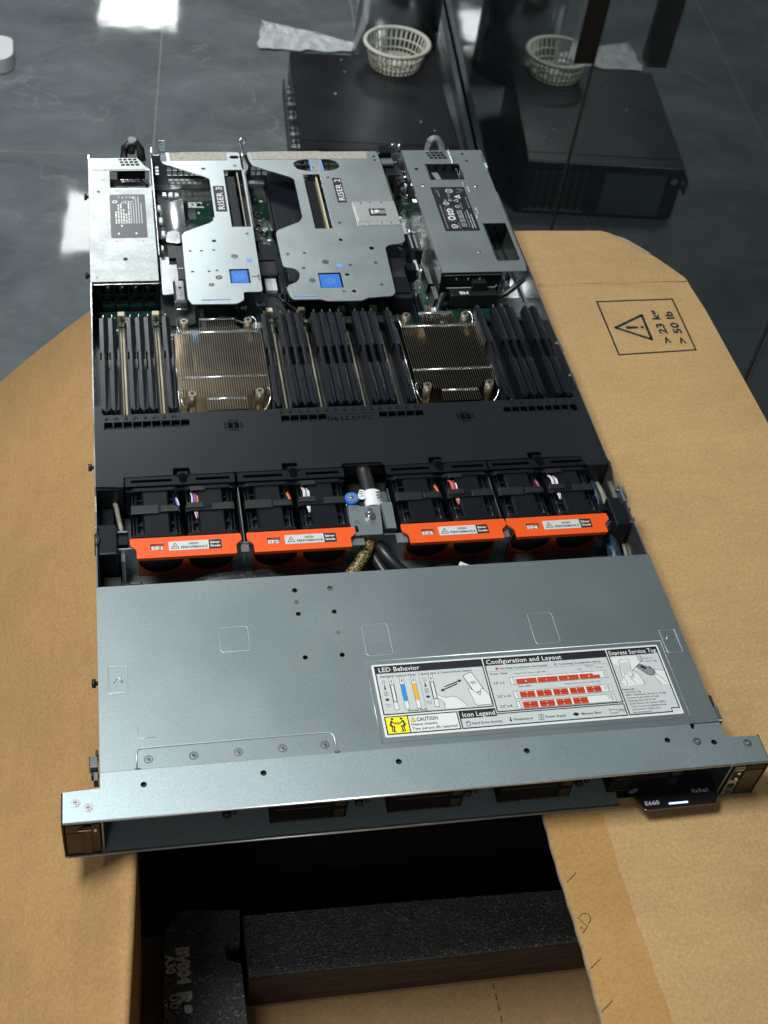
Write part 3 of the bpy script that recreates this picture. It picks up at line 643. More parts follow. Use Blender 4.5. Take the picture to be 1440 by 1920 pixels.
b = MB(DARK); b.box(22.5, 33.5, -.2, 26.5, 35.5, .1); b.box(157, 33.5, -.2, 160.5, 36, .1); part('relief_notch', b, tc_)

# --- instruction label
x0, y0, x1, y1 = 193.3, 43.2, 410.8, 103
b = MB(WHITE); b.plate(roundpoly(rc(x0, y0, x1, y1), 1.2), .02, .14, m=WHITE)
lb = part('instruction_label', b, tc_)
z1_, z2, z3, z4 = .20, .26, .32, .38
b = MB(BLACKP)
def panel(mb, x0, y0, x1, y1, head, fill=LABELW, w=.9):
    mb.rect(x0, y0, x1, y1, z1_, BLACKP); mb.rect(x0 + w, y0 + w, x1 - w, y1 - (head or w), z2, fill)
panel(b, 195, 60.8, 275, 101.6, 6.6); panel(b, 275.8, 56.0, 369.6, 101.6, 6.4); panel(b, 370.4, 45, 409.6, 101.6, 6.2)
b.rect(403.2, 44.9, 409.9, 47.9, z3, WHITE); b.rect(402.6, 45, 403.2, 48.7, z4); b.rect(403.2, 47.9, 409.6, 48.7, z4)
panel(b, 195, 45, 247.6, 59.6, 0, WHITE); b.rect(195.9, 45.9, 211.2, 58.7, z3, YELP); b.rect(211.2, 45, 212, 59.6, z3)
b.rect(248.2, 45, 275.2, 59.8, z1_); b.rect(275.2, 45, 369.6, 55.4, z1_); b.rect(249.1, 45.9, 275.2, 53.2, z2, LABELW); b.rect(275.2, 45.9, 368.7, 54.5, z2, LABELW)
part('label_frame', b, lb)
for t_, x_, y_, zz, h_, w_ in (('LED Behavior', 198, 96.6, z3, 3.4, 30), ('Configuration and Layout', 277.8, 96.7, z3, 3.4, 57), ('Express Service Tag', 371.6, 96.8, z3, 3.2, 36.5), ('Icon Legend', 250.6, 54.6, z4, 3.4, 23.4)):
    b = MB(WHITE); b.text(t_, x_, y_ - .25, zz, h_ + .5, w=w_, bold=.015); part('label_heading', b, lb)
b = MB(BLACKP)
b.text('Standard Control Panel', 198, 91.7, z3, 1.7, w=26, bold=.03); b.text('Quick Sync 2 Control Panel Option', 227.6, 91.7, z3, 1.7, w=38, bold=.03)
b.text('Normal', 213, 62.2, z3, 1.9, w=7.6, bold=.03); b.text('Fault', 221.5, 62.2, z3, 1.9, w=5.4, bold=.03)
b.text('CAUTION', 217.6, 54.2, z4, 2.9, w=15, bold=.03); b.text('Heavy chassis.', 213.2, 50.8, z4, 2.1, w=19, bold=.02); b.text('Two person lift required', 213.2, 47.3, z4, 2.1, w=32, bold=.02)
b.text('Hot Swap Touchpoints (terracotta)', 286.5, 91.3, z3, 1.6, w=36, bold=.03); b.text('Cold Swap Touchpoints (blue)', 331, 91.3, z3, 1.6, w=32, bold=.03)
b.text('Front View', 278.6, 87, z3, 1.9, w=12.6, bold=.02); b.text('3.5" x 4', 279, 79, z3, 1.9, w=8, bold=.03); b.text('2.5" x 10', 279, 67.8, z3, 1.9, w=10, bold=.03); b.text('2.5" x 8', 279, 59.6, z3, 1.9, w=9, bold=.03)
b.text('System ID/ Status Light Bar', 296, 86.3, z3, 1.3, w=24); b.text('Fault LEDs', 296.6, 75.2, z3, 1.3, w=9.4, bold=.02); b.text('iDRAC Direct (Micro-AB USB)', 331, 74.4, z3, 1.3, w=27)
b.text('VGA', 343.5, 86, z3, 1.3, w=4); b.text('USB 3.0', 350, 88, z3, 1.3, w=7); b.text('Power', 358.5, 86.3, z3, 1.3, w=5.6)
b.text('Hard Drive Activity', 256, 48, z4, 1.9, w=22, bold=.02); b.text('Temperature', 286, 48.4, z4, 1.9, w=14, bold=.02); b.text('Power Supply', 309.6, 48.5, z4, 1.9, w=15, bold=.02); b.text('Memory Bank', 336, 48.6, z4, 1.9, w=15, bold=.02); b.text('PCI', 364.4, 48.9, z4, 1.9, w=3.8, bold=.02)
b.text('Pull to', 397, 91, z3, 1.5, w=6.4); b.text('open tag', 397, 88.6, z3, 1.5, w=8.6)
for i, s_ in enumerate(['Features:', '\u2022 Service Tag', '\u2022 MAC Addresses (bottom of tag)', '\u2022 Password (bottom of tag)', '\u2022 Express Service Code', '\u2022 Quick Resource Locator (QRL)', '   -Scan to see troubleshooting', '    and how-to videos and', '    documentation']):
    b.text(s_, 372 + (1.8 if i > 5 else 0), 65.8 - i * 2.42, z3, 1.45, bold=.04 if i == 0 else .015, w=[9, 13, 31.5, 25, 22, 29, 26.5, 21, 14][i])
b.text('00V070', 404.4, 46, z3, .9, w=4)
part('label_wording', b, lb)
b = MB(BLACKP)
def pbar(x, fill):
    b.rect(x, 64.2, x + 3.3, 91, z3); b.rect(x + .3, 64.5, x + 3.0, 90.7, z4, LABELG if fill is None else WHITE); b.rect(x + .3, 86.2, x + 3.0, 90.7, z4 + .03, WHITE); b.rect(x + .3, 64.5, x + 3.0, 70, z4 + .03, WHITE)
    b.flat(rrect(x + .3, 70.6, x + 3.0, 85.4, 1.3), z4 + .06, BLACKP if fill is None else fill)
    if fill is None: b.flat(rrect(x + .75, 71.1, x + 2.55, 84.9, .9), z4 + .09, WHITE)
    b.disc(x + 1.65, 87.6, z4 + .06, .6); b.rect(x + 1.35, 87.8, x + 1.95, 89.8, z4 + .06)
pbar(203.8, None); pbar(211.4, BLUL); pbar(219.8, AMBER); pbar(232.8, None)
def icons(mb, x, dy=0):
    mb.stroke(rrect(x - .9, 86.6, x + .9, 89, .5), z3, .25, closed=True); mb.disc(x, 82.2, z3, .8); mb.rect(x - .35, 82.4, x + .35, 85.2, z3)
    mb.stroke(rrect(x - 1.3, 76.6, x + 1.3, 79.6, .3), z3, .25, closed=True); mb.stroke([(x + .3, 79.2), (x - .4, 78), (x + .4, 78), (x - .3, 77)], z3, .25)
    mb.flat([(x - 1.7, 73.2), (x, 74.5), (x + 1.7, 73.2), (x, 71.8)], z3); mb.stroke([(x - 1.8, 69.6), (x - 1.2, 69.2), (x - 1.2, 67.4), (x + 1.6, 67.4), (x + 1.6, 69.2), (x - 1.2, 69.2)], z3, .22)
icons(b, 200); icons(b, 229.4)
b.stroke([(226.2, 61.8), (226.2, 94.6)], z3, .22)
def arrow(mb, a, c, w, m=None):
    a = Vector(a); c = Vector(c); d = (c - a).normalized(); t = Vector((-d.y, d.x)); h = c - d * 2.6; mb.stroke([a, h], z3, w, m); mb.flat([(h + t * 1.5).to_tuple(), (h - t * 1.5).to_tuple(), c.to_tuple()], z3, m)
arrow(b, (243, 80.3), (256.5, 85), .9); arrow(b, (252.5, 82), (239.3, 77), .9)
b.flat(roundpoly([(257.6, 88.5), (265, 91.4), (271.2, 75.5), (263.5, 72.6)], 1.4), z3); b.flat(roundpoly([(258.2, 88.3), (264.8, 90.8), (270.5, 75.8), (263.9, 73.2)], 1.2), z4, WHITE)
for r in (1.0, 1.9, 2.8): b.stroke([(264.2 + r * math.cos(t), 80.2 + r * math.sin(t)) for t in (.6, 1.0, 1.4, 1.8, 2.2, 2.5)], z4 + .05, .34)
hand = [(235.4, 75), (238, 73), (240.5, 71.8), (243, 71.4), (246, 72), (249.5, 71.2), (253, 67.5), (256, 63.6)]
b.flat(hand + [(250, 61.9), (240, 61.9), (239.5, 64), (241, 66), (238.5, 68.5), (236, 71.5)], z3 + .01, WHITE); b.stroke(hand, z4, .3); b.stroke([(235.4, 75), (236, 71.5), (238.5, 69.2), (240.4, 66.5), (239.4, 64.2), (240, 62)], z4, .3)
h2 = [(260.5, 78), (259.5, 76), (260, 73), (261, 70), (261.5, 65), (263.2, 62.8), (274, 63.2), (273.6, 71), (271.5, 74.4), (270, 76.5), (268.4, 76), (267.8, 73), (267, 71), (264.6, 73.4)]
b.flat(h2, z4 + .01, WHITE); b.stroke(h2, z4 + .03, .28, closed=True)
# caution drawing: a yellow triangle and two people lifting
b.flat([(213.2, 54.1), (217, 54.1), (215.1, 57.6)], z4, YELP); b.stroke([(213.2, 54.1), (217, 54.1), (215.1, 57.6)], z4 + .02, .3, closed=True); b.stroke([(215.1, 56.4), (215.1, 54.9)], z4 + .03, .35)
for sx, cx in ((1, 200.2), (-1, 207)):
    P = lambda x, y: (cx + sx * x, y)
    b.disc(cx + sx * .2, 57.2, z4, .95, n=12)
    b.stroke([P(-.6, 55.6), P(-1.7, 52.4)], z4, 1.3); b.stroke([P(-.5, 55.5), P(1.2, 53.6), P(2.6, 53.9)], z4, .7); b.stroke([P(-1.7, 52.2), P(.9, 51.2), P(.2, 47.4), P(1.2, 47.1)], z4, .9); b.stroke([P(-1.5, 52), P(-.6, 50.6), P(-1, 47.3)], z4, .8)
b.rect(202.5, 53.4, 204.8, 54.2, z4); b.stroke([(202.2, 52.6), (205.0, 52.6)], z4, .3)
part('pictogram', b, lb)
b = MB(BLACKP)
def unit(x0, y0, x1, y1, n, two, end):
    b.rect(x0, y0, x1, y1, z3); b.rect(x0 + .3, y0 + .3, x1 - .3, y1 - .3, z3 + .04, WHITE); b.rect(x0 + 2.4, y0 + .2, x0 + 2.7, y1 - .2, z3 + .08); b.rect(x0 + 3.4, y0 + 1, x0 + 3.8, y1 - 1, z3 + .08, GREYP)
    return
unit(291.4, 77.6, 364.8, 84, 4, False, 0); unit(291.4, 65.6, 364.8, 72.2, 5, True, 0); unit(291.4, 57.2, 364.8, 63.7, 4, True, 0)
for i in range(4): b.rect(296 + i * 15.9, 78, 311.2 + i * 15.9 , 82.2, z4, REDP); b.text('0123'[i], 302.5 + i * 15.9, 79.3, z4 + .04, 1.5, WHITE, bold=.05)
b.rect(354, 80.8, 358.8, 82.6, z4 + .03, WHITE)
for i in range(5): b.rect(296 + i * 12.4, 66.2, 307 + i * 12.4, 71.4, z4, REDP); b.rect(296 + i * 12.4, 68.7, 307 + i * 12.4, 69, z4 + .03); b.text('02468'[i], 300.8 + i * 12.4, 69.6, z4 + .04, 1.3, WHITE, bold=.05); b.text('13579'[i], 300.8 + i * 12.4, 66.8, z4 + .04, 1.3, WHITE, bold=.05)
for i in range(4): b.rect(296 + i * 12.4, 57.7, 307 + i * 12.4, 62.9, z4, REDP); b.rect(296 + i * 12.4, 60.1, 307 + i * 12.4, 60.4, z4 + .03); b.text('0246'[i], 300.8 + i * 12.4, 61, z4 + .04, 1.3, WHITE, bold=.05); b.text('1357'[i], 300.8 + i * 12.4, 58.2, z4 + .04, 1.3, WHITE, bold=.05)
for y in (66.6, 58.2): b.stroke(rrect(359.4, y + 2, 360.6, y + 4.2, .4), z4, .25, closed=True); b.rect(361.6, y, 362.1, y + 4.8, z4, GREYP); b.rect(362.5, y, 363.1, y + 4.8, z4, GREYP)
b.rect(362, 78.4, 362.5, 83, z4, GREYP); b.rect(363, 78.4, 363.5, 83, z4, GREYP)
b.rect(283.3, 91.2, 285.3, 93.2, z4, REDP); b.rect(327.4, 91.2, 329.6, 93.2, z4, BLUEP); b.stroke([(324.6, 90.8), (324.6, 93.8)], z4, .2, GREYP); b.stroke([(277, 90), (368.5, 90)], z4, .18, GREYP)
b.stroke([(345, 85.6), (347, 84), (352, 84)], z4, .18, GREYP); b.stroke([(354, 87.6), (354, 82.6)], z4, .18, GREYP); b.stroke([(294.6, 86.8), (293.6, 84)], z4, .18, GREYP)
# legend icons
b.stroke(rrect(252, 47.4, 254.8, 50.8, .8), z4 + .02, .3, closed=True); b.stroke([(252, 49.9), (254.8, 49.9)], z4 + .02, .3)
b.disc(284, 48.6, z4 + .02, .8); b.rect(283.6, 48.8, 284.4, 51.4, z4 + .02)
b.stroke(rrect(304.6, 47.4, 308, 51.4, .3), z4 + .02, .3, closed=True); b.stroke([(306.8, 50.9), (305.8, 49.3), (306.8, 49.3), (305.9, 47.8)], z4 + .02, .3)
b.flat([(329.4, 49.6), (332, 51.2), (334.6, 49.6), (332, 47.8)], z4 + .02); b.stroke([(356.4, 51.4), (357.6, 50.8), (357.6, 48), (362.8, 48), (362.8, 50.8), (357.6, 50.8)], z4 + .02, .3)
part('layout_diagram', b, lb)
b = MB(WHITE)
b.flat([(372, 94.4), (391.8, 94.4), (394.2, 88), (384, 79.4), (372, 90)], z2 + .02, WHITE)
b.flat(roundpoly([(377, 92.2), (385.4, 92.4), (383.4, 76.6), (374.8, 76.4)], 1.6), z3, BLACKP); b.flat(roundpoly([(377.3, 91.9), (385.1, 92.1), (383.1, 76.9), (375.1, 76.7)], 1.4), z3 + .04, WHITE)
b.rect(376.6, 80.4, 384, 89.4, z4, LABELW)
b.flat([(376.4, 76.6), (377.6, 79.6), (379.4, 80), (381, 77), (383.2, 74.4), (385.6, 77.4), (386, 80), (388.4, 78.6), (389.6, 74), (389.8, 69.6), (376, 68.6), (372.6, 71.5), (373, 74)], z4 + .03, WHITE)
b.stroke([(376.4, 76.6), (377.6, 79.6), (379.4, 80), (381, 77), (382, 74), (384.2, 70.6)], z4 + .06, .28, BLACKP); b.stroke([(376.8, 76), (377.6, 71.5), (376, 68.8)], z4 + .06, .25, BLACKP); b.stroke([(385, 83), (388, 79.4), (389.4, 74.6), (390.6, 69.6)], z4 + .06, .28, BLACKP); b.stroke([(375.6, 74.6), (373, 74.2), (372.4, 72.2), (374.6, 71)], z4 + .06, .25, BLACKP)
b.flat(roundpoly([(388.5, 85), (392.2, 87.2), (401, 82), (401.6, 79), (398, 76.4), (394.4, 78)], 1), z4, BLACKP); b.flat(roundpoly([(389, 84.9), (392.2, 86.7), (400.4, 81.8), (401, 79.2), (397.9, 77), (394.6, 78.5)], 1), z4 + .03, GREYP); b.flat([(391, 85), (393, 85.8), (396.4, 83.2), (394.4, 82)], z4 + .06, BLACKP)
b.stroke([(384, 81), (388.5, 85), (392.5, 88), (394.6, 90)], z4 + .02, .35, BLACKP)
for x in (391.6, 392.8, 394.2, 395): b.stroke([(x, 94.4), (x + .8, 89)], z4, .3, BLACKP)
b.flat([(396.4, 87), (399, 84.2), (397.4, 84), (399.8, 83)], z4 + .06, BLACKP)
h3 = [(401, 81.8), (406.5, 80.4), (408.4, 80.2), (408, 68), (402.6, 68), (401.6, 71.4), (399.6, 74.6), (399.4, 76.6), (402, 77.6), (400.4, 79)]
b.flat(h3, z4, WHITE); b.stroke(h3[:3], z4 + .03, .28, BLACKP); b.stroke(h3[4:], z4 + .03, .28, BLACKP); b.stroke([(402, 77.6), (404, 75), (406.6, 71), (407, 69)], z4 + .03, .25, BLACKP)
part('hand_drawing', b, lb)

# --- air baffle (black plastic) over the middle
bo = [(1, 293), (23, 291), (23.5, 301.5), (63.5, 302), (63.5, 309.5), (77, 309.5), (77, 302), (153, 302), (153, 309.5), (166, 309.5), (166, 302), (202, 302), (204, 306), (236.5, 306), (239.5, 301.5),
      (277.5, 302), (277.5, 308.5), (289, 308.5), (289, 302), (364.5, 302.5), (364.5, 309), (377, 309), (377, 302.5), (411, 301.5), (415, 290.5), (431, 290.5), (433, 296), (433, 384), (427.5, 384), (427, 376), (424, 374.5), (10, 375), (7.5, 377), (7.5, 386), (1, 386)]
wins = []
def winrow(x0, n, y0=357.8, y1=366): return [rc(x0 + i * 8.05, y0, x0 + 7.2 + i * 8.05, y1) for i in range(n)]
wins = winrow(9, 9) + winrow(159.3, 5) + winrow(245.3, 5, 357.8, 366) + [rc(357.6 + i * 7.62, 357.8, 364.3 + i * 7.62, 365.6) for i in range(9)]
b = MB(BAFFLE); b.plate(bo, -4.2, -2, wins)
b.box(1.5, 291, -30, 23, 293, -4.2); b.box(415, 291, -30, 432, 293, -4.2); b.box(203, 305, -16, 238, 306.5, -4.2); b.box(1.5, 374, -34, 432, 375.4, -4.2) 
b.box(2, 293, -30, 431, 374, -28, DARK)
bf = part('air_baffle', b, sv, bev=.4)
b = MB(DARK); b.box(8, 356, -9, 424, 368, -8); part('window_recess', b, bf)
b = MB(INK_SHADE); Z = -1.85
def lab(names, x0, p):
    for i, nme in enumerate(names): b.text(nme, x0 + i * p, 368.6, Z, 1.9, align='C', bold=.05); b.flat([(x0 + i * p - .9, 371.6), (x0 + i * p + .9, 371.6), (x0 + i * p, 372.8)], Z)
lab(['B6', 'B14', 'B2', 'B10', 'B8', 'B16', 'B4', 'B12'], 11.5, 8.1); lab(['B11', 'B3', 'B15', 'B7', 'B9', 'B1', 'B13', 'B5', 'A6', 'A14', 'A2', 'A10', 'A8', 'A16', 'A4', 'A12'], 160.5, 7.9); lab(['A11', 'A3', 'A15', 'A7', 'A9', 'A1', 'A13', 'A5'], 368, 8.0)
part('slot_number', b, bf)
b = MB(INK_SHADE); b.text('D', 199.4, 357.4, Z, 4.9, w=4.6, bold=.035); b.text('E', 206.6, 356.6, Z, 4.6, w=4.2, rot=.62, bold=.035); b.text('LL', 211.2, 357.4, Z, 4.9, w=8.2, bold=.035); b.text('EMC', 221, 357.4, Z, 4.9, w=19.4, bold=-.012)
b.stroke([(198, 364.6), (243, 364.9)], Z, .35); part('maker_mark', b, bf)
for cx, cy, d in ((117.6, 356.6, '2'), (321.2, 356, '1')):
    b = MB(INK_SHADE)
    b.flat([(cx - 4.6, cy - 3.6), (cx + 4.6, cy - 3.6), (cx + 4.6, cy + 2.4), (cx + 3.4, cy + 3.6), (cx - 4.6, cy + 3.6)], Z); b.text(d, cx, cy - 2.2, Z + .08, 4.4, BAFFLE, align='C', bold=.03)
    for i in range(4):
        b.rect(cx - 4 + i * 2.2, cy + 4.8, cx - 2.8 + i * 2.2, cy + 6.6, Z); b.rect(cx - 4 + i * 2.2, cy - 6.6, cx - 2.8 + i * 2.2, cy - 4.8, Z)
        b.rect(cx - 8, cy - 3.4 + i * 2, cx - 5.6, cy - 2.5 + i * 2, Z); b.rect(cx + 5.6, cy - 3.4 + i * 2, cx + 8, cy - 2.5 + i * 2, Z)
    b.disc(cx + 1, cy - 15, Z, .5); part('chip_symbol', b, bf)

# --- main board
b = MB(PCB); b.box(2, 386, -38, 432, 760, -36.4); mb_ = part('main_board', b, sv)
b = MB(CHIP); rr = random.Random(3)
zones = [(70, 505, 158, 555, 90), (96, 640, 128, 735, 70), (172, 640, 190, 765, 60), (318, 560, 342, 770, 190), (200, 515, 285, 545, 60), (286, 500, 366, 545, 110), (66, 530, 100, 560, 30), (316, 470, 342, 560, 20), (20, 520, 64, 545, 60), (155, 560, 200, 640, 40)]
cols = [CHIP, CHIP, GREYP, NICKEL, NICKEL, CREAM, STEEL_SH]
for x0, y0, x1, y1, n in zones:
    for _ in range(n):
        x, y = rr.uniform(x0, x1), rr.uniform(y0, y1); w, h = rr.choice([(.8, 1.4), (1.4, .8), (1.2, 2.2), (2.4, 2.4), (3.6, 3)]); w *= rr.uniform(.8, 1.2)
        b.box(x, y, -36.4, x + w, y + h, -36.4 + rr.uniform(.4, 1.6), rr.choice(cols))
o = part('circuit_component', b, mb_); o['kind'] = 'stuff'
b = MB(LABELW); b.box(104, 726, -36.4, 119, 736, -36.0); b.box(113, 728, -36, 117.5, 734, -35.9, BLACKP); b.box(103, 704, -36.3, 111, 723, -35.8, STEEL_SH); part('board_sticker', b, mb_)
b = MB(WHITE); b.tube([(128, 694, -30), (138, 706, -24)], 1.6, None, 8); b.cyl(181, 678, -36, -31, 4.5, NICKEL, 14, r1=3); part('board_part', b, mb_)

# --- memory blanks and memory slots
def blank():
    c = MB(BLANKM)
    for (y0, y1, w) in ((0, 50.5, 3.62), (50.5, 75, 2.15), (75, 124, 3.62)):
        e0 = 1.5 if y0 == 0 else 0; e1 = 1.0 if y1 == 124 else 0
        n = c.pts([(-w + e0, y0, -.15), (0, y0 - e0 * .8, 0), (w - e0, y0, -1.2), (-w, y0 + e0 * 2, -.15), (w, y0 + e0 * 2, -1.2), (-w, y1 - e1, -.15), (0, y1, 0), (w, y1 - e1, -1.2),
                   (-w + e0, y0, -9), (w - e0, y0, -9), (-w, y0 + e0 * 2, -9), (w, y0 + e0 * 2, -9), (-w, y1, -9), (w, y1, -9)])
        c.face([n + i for i in (0, 1, 6, 5, 3)]); c.face([n + i for i in (1, 2, 4, 7, 6)])
        c.face([n + i for i in (8, 0, 3, 10)]); c.face([n + i for i in (10, 3, 5, 12)]); c.face([n + i for i in (11, 13, 7, 4)]); c.face([n + i for i in (9, 11, 4, 2)])
        c.face([n + i for i in (8, 9, 2, 1, 0)]); c.face([n + i for i in (13, 12, 5, 6, 7)])
    c.box(-.6, 2, -36, .6, 122, -8.5); c.box(-2.6, -4, -36, 2.6, 128, -27, SLEEVE); c.box(-2.2, 126, -30, 2.2, 131, -20, CREAM if False else PLAST)
    c.box(-.55, 124, -3, .55, 127.5, .2, NICKEL, .3); c.box(-.7, -2.6, -4, .7, 0, -1)
    return c
bl = None
ry = 384.3
for x in (10.8, 18.8, 35.4, 43.4, 51.4, 67.9, 160.5, 176.2, 184.1, 192.0, 207.9, 215.8, 223.6, 231.6, 247.6, 255.3, 263.2, 279.2, 368.5, 384.6, 392.6, 400.6, 416.1, 424.1):
    if bl is None: bl = part('memory_blank', blank(), sv, at=(x, ry, -5))
    else: copy_part(bl, sv, (x, ry, -5))
def slot(latch):
    c = MB(SLEEVE); c.box(-3.2, 0, -36.4, 3.2, 142, -30.6); c.box(-3.2, 0, -30.6, -1.9, 138, -26); c.box(1.9, 0, -30.6, 3.2, 138, -26)
    return c
sl = None
for x, cream in ((27.4, 1), (59.8, 1), (168.6, 1), (200.2, 1), (239.8, 1), (271.4, 1), (376.8, 0), (408.6, 0)):
    if sl is None:
        sl = part('memory_socket', slot(1), sv, at=(x, 390, 0)); c = MB(GOLD); c.box(-1.8, 4, -30.6, 1.8, 138, -28.6); c.box(-.4, 4, -28.6, .4, 138, -27.4, DARK); c.box(.6, 4, -28.6, 2.0, 112, -25.4, CREAM); part('contacts', c, sl)
        c = MB(CREAM); c.box(-3.4, 139, -36, 3.4, 145, -20, c=.6); c.box(-1, 134, -26, 1, 139, -22, DARK); c.box(-3, 130, -27, 3, 135, -25, STEEL_SH); la = part('latch', c, sl, bev=.3)
    else:
        q = copy_part(sl, sv, (x, 390, 0))
        if not cream:
            for ch in list(q.children):
                if ch.name.startswith('latch'): bpy.data.objects.remove(ch)
            c = MB(PLAST); c.box(-3.2, 139, -36, 3.2, 145, -24, c=.6); c.box(-1, 134, -28, 1, 139, -24, DARK); part('latch', c, q)

# --- heat sinks
def fins(mb, x0, x1, y0, y1, z0, z1, p=2.1, m=None, wells=()):
    n = int(round((x1 - x0) / p)); yy = y0
    for i in range(n + 1):
        x = x0 + (x1 - x0) * i / n; y0 = 411.6 if any(abs(x - w) < 6 for w in wells) else yy; mb.box(x - .16, y0, z0, x + .16, y1, z1, m); mb.box(x - .17, y0, z1, x + .17, y1, z1 + .2, FINTOP)
def tabs(mb, x0, x1, y, z, p=2.1, m=None, d=3.2):
    n = int(round((x1 - x0) / p))
    for i in range(n):
        x = x0 + (x1 - x0) * i / n; a = len(mb.v); mb.box(x + .1, y - d / 2, z - .3, x + 1.5, y + d / 2, z + .25, m, .2)
mat_base = mat('sink_base', (.22, .165, .10), .35, 1, var=.4, scale=50)
def heatsink(x0, x1, tx0, tx1, name_lab):
    c = MB(FIN); fins(c, x0, x1, 405, 497, -33.5, -13, wells=(x0 + 8.5, x1 - 9.6)); fins(c, tx0, tx1, 497.3, 514, -33.5, -13); fins(c, tx0 - .5, tx1, 388, 404.7, -33.5, -13)
    c.box(x0 - 2.5, 386, -36, x1 + 1.5, 516, -33.8, mat_base)
    h = part('heat_sink', c, sv, label=name_lab)
    for y, a, e in ((491.8, x0, x1), (430, x0, x1), (510.8, tx0, tx1), (401.5, tx0, tx1)): c = MB(NICKEL); tabs(c, a, e, y, -12.5); c.tube([(a, y, -12.6), (e, y, -12.6)], .8, None, 8); part('fin_tabs_and_glint_rod', c, h)  # rod added beneath the tabs to catch a bright highlight line
    c = MB(STEEL_SH); c.box(x0 - 3.6, 386, -36, x0 - 2.7, 494, -17); c.tube([(x0 - 3.1, 386, -17), (x0 - 3.1, 494, -17)], .7, NICKEL, 8); part('side_rail', c, h); c = MB(STEEL_SH); c.box(x1 + 2.0, 386, -36, x1 + 2.8, 420, -22); c.box(x1 + 2.0, 386, -33, x1 + 8, 404, -32); part('side_rail', c, h)  # tube along the left rail is added for its highlight
    sc = None
    for sx, sy in ((x0 + 7.6, 505.5), (x1 - 10.5, 505), (x0 + 8.5, 406.2), (x1 - 9.6, 406.8)):
        if sc is None:
            c = MB(BRASS); c.cyl(0, 0, -24, -.4, 3.9, n=24); c.ring(0, 0, 0, 2.3, 3.5); c.cyl(0, 0, -.4, 0, 3.9, r1=3.5, n=24, cap=False)
            c.flat([(2.3 * (1 - .26 * (i % 2)) * math.cos(PI * i / 6), 2.3 * (1 - .26 * (i % 2)) * math.sin(PI * i / 6)) for i in range(12)], -.02, BRASS); c.flat([((2.0 if i % 2 else 1.35) * math.cos(PI * i / 6), (2.0 if i % 2 else 1.35) * math.sin(PI * i / 6)) for i in range(12)], .03, DARK)
            sc = part('screw', c, h, at=(sx, sy, -9.5)); 
        else: copy_part(sc, h, (sx, sy, -9.5))
    for sx, sy, d in ((x0 + 8.5, 406.2, -1), (x1 - 9.6, 406.8, 1), (x1 - 10.5, 505, 1)):
        c = MB(NICKEL)
        if sy < 450: c.tube(spline([(sx + d * 5, sy + 13, -18), (sx + d * 9, sy + 8, -15), (sx + d * 9.5, sy - 2, -16), (sx + d * 5, sy - 10, -22), (sx - d * 4, sy - 15, -28)], 5), .55, None, 6)
        else: c.tube(spline([(sx - 1, sy + 5, -14), (sx + 4, sy + 8, -13), (sx + 8, sy + 3, -14), (sx + 7, sy - 6, -18)], 5), .55, None, 6)
        part('wire_bail', c, h)
    c = MB(NICKEL)
    c.tube(spline([(x0 + 1.5, 515, -16), (x0 + 1, 508, -17), (x0 + 3.5, 500, -20)], 5), .5, None, 6)
    part('wire_bail', c, h)
    return h
heatsink(77.5, 155.5, 99.5, 133.5, 'heat sink over processor 2, its fins catching warm light')
heatsink(290.2, 366.4, 311.5, 345.2, 'darker heat sink over processor 1')

